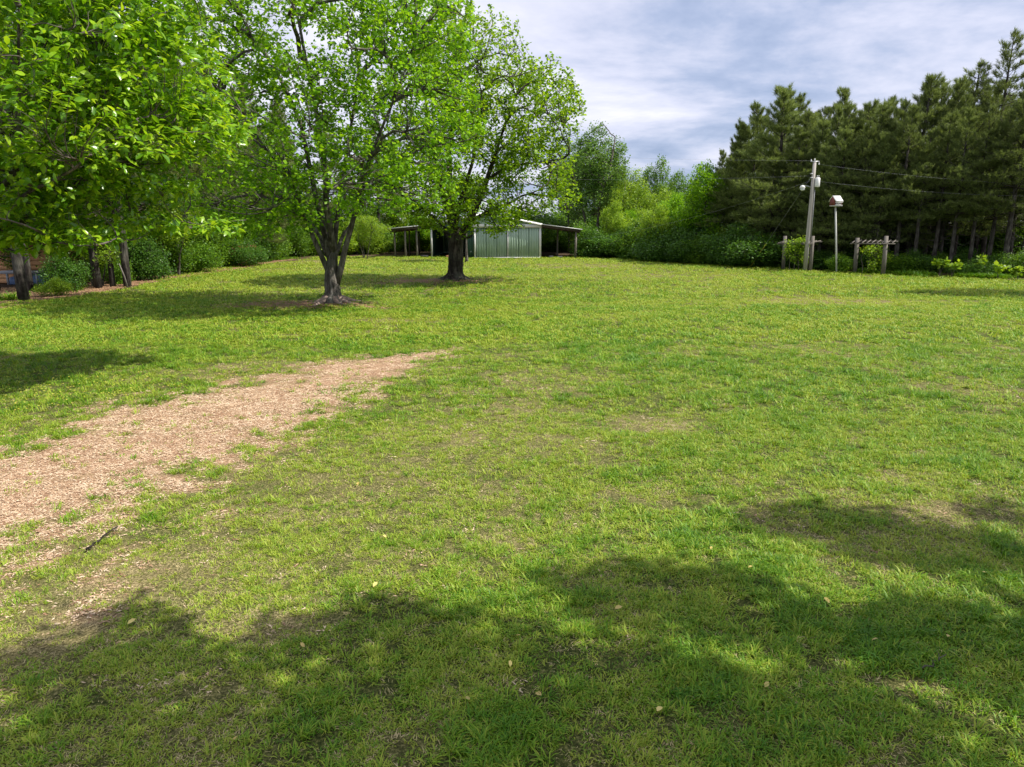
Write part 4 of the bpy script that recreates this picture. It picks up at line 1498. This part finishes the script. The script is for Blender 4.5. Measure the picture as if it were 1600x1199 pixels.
M['orange'] = simple('orange', (0.50, 0.25, 0.11), (0.70, 0.40, 0.19), 2.2, stretch=(1, 1, 5))
M['grey'] = simple('grey', (0.25, 0.26, 0.27), (0.38, 0.39, 0.40), 3)
M['blue'] = simple('blue', (0.10, 0.17, 0.33), (0.22, 0.30, 0.45), 4)
M['shingle'] = simple('shingle', (0.10, 0.075, 0.06), (0.18, 0.14, 0.12), 9)

BY = 65.0


def bx(px):
    return at_y(px, 380, BY)[0]


def bzz(py, px=760):
    return at_y(px, py, BY)[2]


xL, xD, xM, xR = bx(674), bx(741), bx(793.5), bx(845)
eave = bzz(350.5)
barn = thing('barn', 'green metal barn with white trim and open sheds on both sides', 'barn', (0, BY, 0))
D = 11.0
apx = (xL + xR) / 2
apz = eave + .95


def bobj(mb, name, mat, par=barn):
    return mb.obj(name, mat, par)


# sheet-metal panels: flat sheet with raised ribs; each panel is a part
def panel_mesh(w, h, ribs=4, th=.03):
    mb = MB()
    mb.box((0, 0, 0), (w, th, h))
    for k in range(ribs):
        x = w * (k + .5) / ribs
        mb.prism([(x - .065, 0.001, 0.0), (x - .035, -.06, 0.0), (x + .035, -.06, 0.0), (x + .065, 0.001, 0.0)], (0, 0, h))
    return mb


def run_panels(x0, x1, z0, h, y, mat, name='siding_panel', n=None, par=barn):
    n = n or max(1, int(round((x1 - x0) / .95)))
    w = (x1 - x0) / n
    mesh_ = panel_mesh(w - .035, h).mesh(name, mat)
    for k in range(n):
        o = link(name, mesh_, par, (x0 + k * w + .004, y, z0))


# sliding doors: each a frame of its own
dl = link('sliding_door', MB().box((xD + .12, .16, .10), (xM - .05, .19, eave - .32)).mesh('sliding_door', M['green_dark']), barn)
run_panels(xD + .14, xM - .05, .10, eave - .42, .125, M['green'], 'door_panel', 3, dl)
dr = link('sliding_door', MB().box((xM + .05, .03, .10), (xR - .15, .06, eave - .32)).mesh('sliding_door', M['green_dark']), barn)
run_panels(xM + .05, xR - .15, .10, eave - .42, -.005, M['green'], 'door_panel', 3, dr)
bobj(MB().box((xM - .04, -.06, .06), (xM + .045, .10, eave - .30)), 'door_trim', M['white'])
bobj(MB().box((xD - .02, -.06, .02), (xD + .13, .10, eave - .25)), 'door_trim', M['white'])
bobj(MB().box((xR - .15, -.07, .02), (xR + .03, .12, eave)), 'corner_trim', M['white'])
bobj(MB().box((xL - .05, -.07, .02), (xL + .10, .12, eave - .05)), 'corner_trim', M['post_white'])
bobj(MB().box((xD - .1, -.13, eave - .30), (xR + .06, .02, eave - .02)), 'door_track_cover', M['white'])
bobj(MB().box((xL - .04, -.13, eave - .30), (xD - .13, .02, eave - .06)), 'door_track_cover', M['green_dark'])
bobj(MB().box((xD, -.09, .0), (xR + .02, .0, .07)), 'sill_strip', M['white'])
# wall bit beside the opening
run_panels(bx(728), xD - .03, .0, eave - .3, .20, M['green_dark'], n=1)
ob = bobj(MB().box((bx(734.5), .15, bzz(395)), (bx(736.5), .18, bzz(392.5))), 'outlet_box', M['white'])
# interior, side and back walls
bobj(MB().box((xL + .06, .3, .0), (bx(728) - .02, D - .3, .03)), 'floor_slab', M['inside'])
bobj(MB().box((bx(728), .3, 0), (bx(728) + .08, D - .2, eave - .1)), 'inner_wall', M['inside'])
for x in (xL, xR - .06):
    for k in range(10):
        w = (D - .2) / 10
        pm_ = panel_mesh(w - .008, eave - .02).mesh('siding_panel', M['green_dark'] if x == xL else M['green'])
        break
    for k in range(10):
        o = link('siding_panel', pm_, barn, (x + (.0 if x == xL else .06), .12 + k * w + (w if x == xL else 0), 0.0))
        o.rotation_euler = (0, 0, -math.pi / 2 if x == xL else math.pi / 2)
run_panels(xL, xR, 0, eave, D, M['green'])
# gable
gm_ = MB().prism([(xL, .06, eave - .02), (xR, .06, eave - .02), (apx, .06, apz - .03)], (0, .04, 0))
for k in range(36):
    x = xL + (xR - xL) * (k + .5) / 36
    h = (apz - eave - .06) * (1 - abs(x - apx) / ((xR - xL) / 2))
    if h > .08:
        gm_.box((x - .015, .035, eave - .02), (x + .015, .062, eave - .02 + h))
bobj(gm_, 'gable_wall', M['green'])
bobj(MB().prism([(xL, D - .06, eave - .02), (xR, D - .06, eave - .02), (apx, D - .06, apz - .03)], (0, .04, 0)), 'gable_wall', M['green'])
for sgn, xe in ((-1, xL), (1, xR)):
    xe2 = xe + sgn * .15
    ze = eave - .02 - .15 * (apz - eave) / ((xR - xL) / 2) * 1
    m_ = MB().prism([(xe2, -.2, ze), (apx, -.2, apz), (apx, -.2, apz + .06), (xe2, -.2, ze + .06)], (0, D + .4, 0))
    for k in range(14):
        yy = -.1 + k * .82
        m_.prism([(xe2, yy, ze + .058), (apx, yy, apz + .058), (apx, yy, apz + .10), (xe2, yy, ze + .10)], (0, .04, 0))
    bobj(m_, 'roof', M['metal_roof'])
    bobj(MB().prism([(xe2, -.24, ze - .10), (apx, -.24, apz - .10), (apx, -.24, apz + .07), (xe2, -.24, ze + .07)], (0, .03, 0)), 'rake_trim', M['white'])

# side sheds
def shed(x0, x1, z0, z1, posts, name):
    th = .05
    sgn = 1 if x1 > x0 else -1
    m_ = MB().prism([(x0, -.35, z0), (x1, -.35, z1), (x1, -.35, z1 + th), (x0, -.35, z0 + th)], (0, D + .5, 0))
    r_ = bobj(m_, 'shed_roof', M['metal_roof'])
    for yy in np.arange(-.2, D, .82):
        pass
    nrib = 7
    # rafters (front one doubled) and the eave purlins, seen from below
    for k, yy in enumerate(np.linspace(-.28, D - .3, 6)):
        bobj(MB().prism([(x0, yy, z0 - .22), (x1 - sgn * .15, yy, z1 - .19), (x1 - sgn * .15, yy, z1 - .004), (x0, yy, z0 - .004)], (0, .09, 0)), 'rafter', M['timber_dark'])
    for k in range(nrib):
        f = (k + .5) / nrib
        x = x0 + (x1 - x0) * f
        z = z0 + (z1 - z0) * f
        bobj(MB().box((x - .04, -.15, z - .30), (x + .04, D, z - .22)), 'purlin', M['rust'])
    bobj(MB().prism([(x0, -.38, z0 + .01), (x1, -.38, z1 + .01), (x1, -.38, z1 + .07), (x0, -.38, z0 + .07)], (0, .02, 0)), 'roof_edge', M['metal_roof'])
    for px_, yo, w in posts:
        X = at_y(px_, 385, BY + yo)[0]
        f = (X - x0) / (x1 - x0)
        z = z0 + (z1 - z0) * f - .25
        bobj(MB().tube([(X, yo, -.05), (X, yo, z * .5), (X, yo, z)], [w * 1.05, w, w * .95], k=10), 'post', M['post_grey'])


zE = at_y(908, 359.5, BY)[2]
zEl = at_y(606, 358.5, BY)[2]
shed(xR + .06, bx(909), eave - .05, zE, [(899.5, -.05, .10), (871, 2.6, .09), (893, 6.5, .09), (889, 10, .09)], 'right')
shed(xL - .06, bx(606), eave - .08, zEl, [(633.5, -.05, .09), (651.5, .05, .09), (617, .3, .08), (640, 6.5, .08), (655, 10, .08)], 'left')

# bits lying near the barn
p = at_y(663, 401, BY - .6)
tyre = thing('tyre', 'old black tyre lying under the left shed beside the barn', 'tyre', (p[0], p[1], float(gz(p[0], p[1]))))
mb = MB()
a = np.linspace(0, 2 * math.pi, 19)[:-1]
for kk, (rr0, zz0) in enumerate(((.20, .04), (.34, .02), (.38, .12), (.34, .22), (.20, .20), (.20, .04))):
    ring = np.stack([rr0 * np.cos(a), rr0 * np.sin(a), np.full(18, zz0)], 1)
    mb.v.append(ring)
    if kk:
        j = np.arange(18)
        mb.q.append(np.stack([(kk - 1) * 18 + j, (kk - 1) * 18 + (j + 1) % 18, kk * 18 + (j + 1) % 18, kk * 18 + j], 1))
    mb.n += 18
mb.obj('sidewall', M['black'], tyre, True)
MB().tube([(0, 0, .03), (0, 0, .19)], .19, k=18).obj('rim', M['rust'], tyre)
for px, py, lab in ((861, 402.5, 'pale concrete block beside the barn corner post'), (875, 403, 'flat pale stone under the right shed post')):
    p = G(px, py)
    tag(MB().box((-.2, -.12, 0), (.2, .12, .14), rz=.2).box((-.17, -.09, .139), (.17, .09, .16), rz=.2).obj('concrete_block', M['concrete']), lab, 'block').location = tuple(p)
p = at_y(699, 402.5, BY - .25)
tag(MB().box((-.12, -.1, 0), (.12, .1, .2)).box((-.13, -.11, .2), (.13, .11, .23)).obj('wooden_box', M['orange']), 'small tan box on the sill of the dark barn opening', 'box').location = (p[0], p[1], 0.0)

# ------------------------------------------------------------------ utility pole, lamp, wires
pb = G(1257.5, 425)
YP = pb[1]
ptop = at_y(1273, 254, YP)
pole = thing('utility_pole', 'tall grey wooden utility pole with a meter box and yard lamp', 'utility pole', tuple(pb))
dtp = ptop - pb
MB().tube([np.array([0, 0, -.1]), dtp * .33, dtp * .66, dtp], [.14, .13, .115, .10], k=14).obj('shaft', M['pole'], pole, True)


def pol(px, py, dy=0.0):
    return at_y(px, py, YP + dy) - pb


q = pol(1276, 285)
# canister transformer on a bracket
tb = MB().tube([q + [.0, -.12, -.30], q + [.0, -.12, -.26], q + [.0, -.12, .22], q + [.0, -.12, .27]], [.12, .15, .15, .11], k=16).obj('transformer', M['grey'], pole, True)
tb.data.materials[0] = M['white']
MB().tube([q + [.05, -.12, .26], q + [.05, -.12, .40]], [.03, .02], k=8).obj('bushing', M['steel'], tb)
MB().tube([q + [-.05, -.12, .26], q + [-.05, -.12, .40]], [.03, .02], k=8).obj('bushing', M['steel'], tb)
MB().box(q + [-.22, -.10, .1], q + [-.02, -.02, .14]).box(q + [-.22, -.10, -.2], q + [-.02, -.02, -.16]).obj('bracket', M['steel'], pole)
l0, l1 = pol(1267, 293.5), pol(1254, 291.5)
MB().tube(bez(l0, (l0 + l1) / 2 + [0, 0, .12], l1, 8), .028, k=8).obj('lamp_arm', M['steel'], pole, True)
lh = MB().tube([l1 + [0, 0, .08], l1 + [0, 0, .02], l1 + [0, 0, -.06], l1 + [0, 0, -.12]], [.06, .13, .17, .15], k=14).obj('lamp_head', M['white'], pole, True)
MB().tube([l1 + [0, 0, -.12], l1 + [0, 0, -.2], l1 + [0, 0, -.27]], [.14, .13, .06], k=14).obj('lamp_glass', M['glass'], lh, True)
MB().box(pol(1266.5, 253.5) + [0, -.06, 0], pol(1280, 252) + [0, .02, 0]).obj('crossarm', M['steel'], pole)
for px, py in ((1267.5, 253), (1273, 251.5), (1279.5, 258)):
    q = pol(px, py)
    MB().tube([q, q + [0, 0, .05], q + [0, 0, .09], q + [0, 0, .14]], [.03, .05, .03, .02], k=8).obj('insulator', M['white'], pole, True)
for py in (272, 278):
    q = pol(1269, py)
    MB().tube([q + [-.18, -.12, 0], q + [.0, -.12, 0]], .03, k=6).obj('clamp', M['steel'], pole)
# conduit down the pole
MB().tube([dtp * .75 + [.12, -.1, 0], dtp * .3 + [.15, -.12, 0]], .02, k=6).obj('conduit', M['grey'], pole)


def wire(a, b_, sag, label, rad=.0032, n=16):
    t_ = np.linspace(0, 1, n)[:, None]
    P = np.asarray(a) * (1 - t_) + np.asarray(b_) * t_
    P[:, 2] -= (sag * 4 * t_ * (1 - t_))[:, 0]
    o = MB().tube(P - P[0], rad, k=5).obj('power_line', M['steel'])
    o.location = tuple(P[0])
    tag(o, label, 'wire')


w0 = pb + pol(1268, 251.5)
wire(w0, at_y(640, 229, YP + 30), .3, 'upper power line crossing the open sky from the pole top')
wire(pb + pol(1266, 275), at_y(560, 262, YP + 26), .6, 'lower power line crossing the sky below the top line')
wire(pb + pol(1266, 283), at_y(900, 375, YP + 14), .5, 'thin service line dropping from the pole across the pines towards the barn')
wire(pb + pol(1279, 257), at_y(1900, 296, YP - 6), .4, 'upper power line running across the pines past the pole')
wire(pb + pol(1274, 283), at_y(1900, 302, YP - 6), .5, 'lower power line running across the pines past the pole')
g0 = G(1172, 418.5)
g1 = pb + pol(1266, 279)
wire(g0, g1, 0.0, 'straight guy wire anchored in the lawn and rising to the pole', rad=.006)
u = (g1 - g0) / np.linalg.norm(g1 - g0)
gd = MB().tube([np.zeros(3) - u * .05, u * 1.0, u * 2.15], [.035, .035, .035], k=8).obj('guy_guard', M['yellow'])
gd.location = tuple(g0 + np.array([0, -.01, 0]))
tag(gd, 'slanting yellow plastic guard on the guy wire at the wood edge', 'guard')

# ------------------------------------------------------------------ birdhouse on a pole
hb = G(1307, 427)
YH = hb[1]
bh = thing('birdhouse', 'maroon and white multi-hole birdhouse on a tall thin pole', 'birdhouse', tuple(hb))
ht = at_y(1305.5, 322, YH) - hb
MB().tube([np.array([0, 0, -.1]), ht * .5, ht], [.055, .05, .05], k=10).obj('pole', M['post_white'], bh, True)
z0 = ht[2]
cx = ht[0]
# house turned so that both the white front and the maroon gable show
rz = math.radians(20)
hw, hd, hh = .24, .20, .42


def R2(P):
    P = np.asarray(P, float)
    c, s = math.cos(rz), math.sin(rz)
    Q = P.copy()
    Q[..., 0] = cx + P[..., 0] * c - P[..., 1] * s
    Q[..., 1] = P[..., 0] * s + P[..., 1] * c
    Q[..., 2] = z0 + P[..., 2]
    return Q


def hobj(mb, name, mat, par=bh):
    mb.v = [R2(v_) for v_ in mb.v]
    return mb.obj(name, mat, par)


hobj(MB().box((-hw - .02, -hd - .07, -.02), (hw + .02, hd + .03, .02)), 'floor_board', M['white'])
body = hobj(MB().box((-hw, -hd, .02), (hw, hd, hh - .06)), 'house_box', M['white'])
for sx in (-1, 1):
    hobj(MB().prism([(sx * hw, -hd - .02, .02), (sx * hw, hd + .02, .02), (sx * hw, hd + .02, hh - .08), (sx * hw, 0, hh + .16), (sx * hw, -hd - .02, hh - .08)], (sx * .025, 0, 0)), 'gable_end', M['maroon'])
for sy in (-1, 1):
    hobj(MB().prism([(-hw - .05, sy * (hd + .10), hh - .17), (-hw - .05, 0, hh + .16), (-hw - .05, 0, hh + .19), (-hw - .05, sy * (hd + .10), hh - .14)], (2 * hw + .10, 0, 0)), 'roof', M['white'])
for row in range(2):
    zr = .06 + row * .16
    hobj(MB().box((-hw - .02, -hd - .10, zr - .03), (hw + .02, -hd - .003, zr - .01)), 'ledge', M['white'])
    for c_ in range(4):
        xx = -hw + (c_ + .5) * 2 * hw / 4
        th = np.linspace(0, 2 * math.pi, 11)[:-1]
        pts = np.stack([xx + .036 * np.cos(th), np.full(10, -hd - .006), zr + .065 + .042 * np.sin(th)], 1)
        hobj(MB().prism(pts, (0, .03, 0)), 'entrance_hole', M['black'], bh)

# ------------------------------------------------------------------ grape arbours
def arbour(lpx, lbase, ltop, rpx, rbase, rtop, rail, xr, label):
    """post px at base and top, rail = picture height of the ladder top, xr = its two ends"""
    A = G(lpx[0], lbase)
    B = G(rpx[0], rbase)
    ar = thing('arbour', label, 'arbour', tuple(A), 'timber arbours at the wood edge')
    tA = at_y(lpx[1], ltop, A[1])
    tB = at_y(rpx[1], rtop, B[1])
    for P0, P1 in ((A, tA), (B, tB)):
        MB().tube([P0 - A + [0, 0, -.1], (P0 + P1) / 2 - A, P1 - A], [.125, .12, .115], k=12).obj('post', M['post_grey'], ar, True)
    L = at_y(xr[0], rail, A[1]) - A
    Rr = at_y(xr[1], rail + .4, B[1]) - A
    sd = np.array([-(Rr - L)[1], (Rr - L)[0], 0])
    sd /= np.linalg.norm(sd)
    wd = .55
    tilt = np.array([0, 0, .06])
    for s_ in (-wd, wd):
        a_, b_ = L + sd * s_ + tilt * np.sign(s_), Rr + sd * s_ + tilt * np.sign(s_)
        MB().prism([a_ + [0, 0, -.035], b_ + [0, 0, -.035], b_ + [0, 0, .035], a_ + [0, 0, .035]], sd * .045).obj('rail', M['post_grey'], ar)
    n = 9
    for k in range(n):
        f = (k + .5) / n
        c_ = L + (Rr - L) * f + [0, 0, .062]
        t_ = (Rr - L) / np.linalg.norm(Rr - L) * .025
        a_, b_ = c_ - sd * (wd + .10) - tilt * 1.18 - [0, 0, .02], c_ + sd * (wd + .10) + tilt * 1.18 - [0, 0, .02]
        MB().prism([a_ - t_, b_ - t_, b_ + t_, a_ + t_], (0, 0, .045)).obj('rung', M['post_grey'], ar)
    return ar, A, B


a1, A1, B1 = arbour((1223.5, 1226.8), 422, 369, (1265.5, 1270), 425, 369, 379.5, (1221, 1277), 'weathered two-post timber arbour beside the utility pole')
a2, A2, B2 = arbour((1335, 1340), 427, 372, (1379.5, 1385), 429.5, 369, 379, (1331, 1401), 'weathered two-post timber arbour standing right of the birdhouse')


def vine(px0, px1, ptop_, pbase, seed, label, ntw=260):
    r = np.random.RandomState(seed)
    Yv = G((px0 + px1) / 2, pbase)[1] + .1
    b_ = np.array(G((px0 + px1) / 2, pbase))
    t0 = at_y(px0, ptop_, Yv)
    t1 = at_y(px1, ptop_, Yv)
    w = (t1[0] - t0[0]) / 2
    h = t0[2]
    v_ = thing('grape_vine', label, 'vine', tuple(b_), 'vines on the arbours')
    lim = []
    for k in range(4):
        x0 = (-.7 + k * .47) * w
        P = np.array([[x0, 0, -.05], [x0 + r.randn() * .05, r.randn() * .05, h * .35], [x0 + r.randn() * .12, r.randn() * .1, h * .7], [x0 + r.randn() * .2, r.randn() * .15, h * .98]])
        Q, RR = densify(P, [.03, .024, .018, .008], 10)
        MB().tube(Q, RR, k=6, rough=.1, rng=r).obj('stem', M['bark_twig'], v_, True)
        lim.append((Q, RR))
    ells = [((w * r.uniform(-.9, .9), r.uniform(-.3, .3), h * r.uniform(.3, .98)), (w * r.uniform(.25, .55), .3, h * r.uniform(.08, .20))) for _ in range(9)]
    wood, ends, dirs = grow(r, lim, ells, (12, 60, ntw), (.012, .007, .004), .2, reach=.4)
    o = wood.obj('branches', M['bark_twig'], v_)
    o['kind'] = 'stuff'
    P, D_ = leaf_sites(r, ends, dirs, 4, .13)
    V, T = kites(r, P, D_, .11)
    o = link('foliage', mesh_from('foliage', V, T, mat=M['leaf_lime']), v_)
    o['kind'] = 'stuff'


vine(1228, 1260, 378, 424, 71, 'light green grape vine hanging in the arbour beside the utility pole', 420)
vine(1341, 1379, 388, 428, 72, 'light green grape vine growing inside the arbour right of the birdhouse', 380)

# ------------------------------------------------------------------ cabin in the left wood
YC = 37.0
c0, c1 = at_y(-60, 400, YC)[0], at_y(118, 400, YC)[0]
cab = thing('cabin', 'orange-brown board cabin half hidden behind the left pines', 'cabin', (c0, YC, 0))
W_ = c1 - c0
n = 11
bh_ = 2.5 / n
for k in range(n):
    MB().box((0, 0, k * bh_ + .006), (W_, .10, (k + 1) * bh_ - .006)).obj('wall_board', M['orange'], cab)
MB().box((.02, .06, 0), (W_ - .02, 5.0, 2.5)).obj('wall', M['orange'], cab)
MB().prism([(-.5, -.6, 2.45), (-.5, 2.5, 3.9), (-.5, 5.6, 2.45), (-.5, 5.6, 2.55), (-.5, 2.5, 4.02), (-.5, -.6, 2.55)], (W_ + 1.0, 0, 0)).obj('roof', M['shingle'], cab)
xa = at_y(12, 400, YC)[0] - c0
xb = at_y(72, 400, YC)[0] - c0
MB().box((xa, -1.0, .55), (xb, -.02, .68)).obj('porch_deck', M['grey'], cab)
for k in range(5):
    x = xa + (xb - xa) * k / 4
    MB().box((x - .04, -1.0, 0.0), (x + .04, -.92, .55)).obj('deck_post', M['grey'], cab)
w_ = MB().box((xa + .3, -.03, 1.15), (xa + 1.1, -.005, 1.95)).obj('window', M['white'], cab)
MB().box((xa + .38, -.045, 1.22), (xa + 1.02, -.031, 1.88)).obj('pane', M['black'], w_)
tp = G(60, 445)
bo = MB()
prof = [(-1.6, 0), (-1.5, .35), (-.9, .55), (.3, .5), (1.3, .42), (1.55, .1), (1.5, 0)]
bo.prism([(x, -.45, z) for x, z in prof], (0, .9, 0))
for xq in (-1.0, 0, 1.0):
    bo.box((xq - .02, -.47, .0), (xq + .02, .47, .5))
o = bo.obj('tarp_heap', M['blue'])
o.location = (tp[0], tp[1] + .6, 0)
tag(o, 'blue tarpaulin over a low heap in front of the orange cabin', 'tarpaulin')

# dead pole leaning on the grey pine trunk
p0, p1 = G(200, 451), at_y(186, 412, 33.6)
o = MB().tube([(0, 0, -.03), (p1 - p0) * .5 + [.03, 0, 0], p1 - p0], [.045, .035, .02], k=6).obj('dead_pole', M['post_grey'], None, True)
o.location = tuple(p0)
tag(o, 'pale dead pole leaning against the grey barked pine at the left wood', 'branch')

# ------------------------------------------------------------------ small things on the lawn
def stick(px0, py0, px1, py1, rad, label, seed):
    r = np.random.RandomState(seed)
    a, b_ = G(px0, py0), G(px1, py1)
    P = np.linspace(a, b_, 9) - a
    P[1:-1] += r.randn(7, 3) * .012
    P[:, 2] = .035 + r.rand(9) * .012
    mb = MB().tube(P, np.linspace(rad, rad * .5, 9), k=6, rough=.15, rng=r)
    m_ = P[5]
    mb.tube([m_, m_ + np.array([.03, .05, .02]), m_ + np.array([.05, .12, .015])], [rad * .5, rad * .35, rad * .2], k=5)
    o = mb.obj('twig', M['bark_twig'] if rad < .01 else M['bark_dark'])
    o.location = tuple(a)
    tag(o, label, 'twig')


stick(135, 865, 185, 828, .011, 'dark bent twig lying at the edge of the tan track', 1)
stick(1440, 1052, 1477, 1032, .006, 'thin pale twig lying in the shaded grass at lower right', 2)

ylw = leaf_mat('dead_leaf', [(0.55, 0.42, 0.12), (0.62, 0.52, 0.18), (0.50, 0.33, 0.12)], trans=.25)
lm_ = mesh_from('fallen_leaf', LEAF_V * np.array([1, 1.3, 1.5]), LEAF_T, mat=ylw)
spots = [(813, 1004), (797, 1043), (726, 1102), (846, 1098), (604, 848), (1287, 942), (1371, 1008), (1480, 1004), (1548, 1083), (1026, 1122), (1175, 893), (1533, 900), (1112, 862), (590, 918), (213, 975), (372, 1162), (770, 560), (905, 705), (1340, 640), (700, 735), (560, 760), (1200, 1075), (960, 960), (470, 1012)]
for i, (px, py) in enumerate(spots):
    p = G(px, py)
    o = link('fallen_leaf', lm_, None, (p[0], p[1], p[2] + .05))
    r = random.Random(i)
    o.rotation_euler = (r.uniform(-.4, .4), r.uniform(-.5, .3), r.uniform(0, 6.28))
    s = r.uniform(.045, .065) if py > 800 else .06
    o.scale = (s, s, s)
    tag(o, 'small dry yellow leaf lying on the grass', 'leaf', 'fallen yellow leaves on the lawn')

# tiny yellow flowers by the track
r = np.random.RandomState(9)
mb = MB()
n = 340
for i in range(n):
    px, py = r.uniform(-20, 420), r.uniform(585, 655)
    if py > 655 - px * .16 or r.rand() < .35 * (px > 200):
        continue
    p = G(px, py)
    h = .06 + .03 * r.rand()
    s = .011 + .006 * r.rand()
    V = [p + [0, 0, h + .004]] + [p + [s * math.cos(a), s * math.sin(a), h] for a in np.linspace(0, 6.28, 7)[:-1]]
    mb.add(V, tris=[[0, k + 1, (k + 1) % 6 + 1] for k in range(6)])
o = mb.obj('yellow_wildflowers', M['yellow'])
tag(o, 'tiny yellow wildflowers in the grass above the track', kind='stuff')
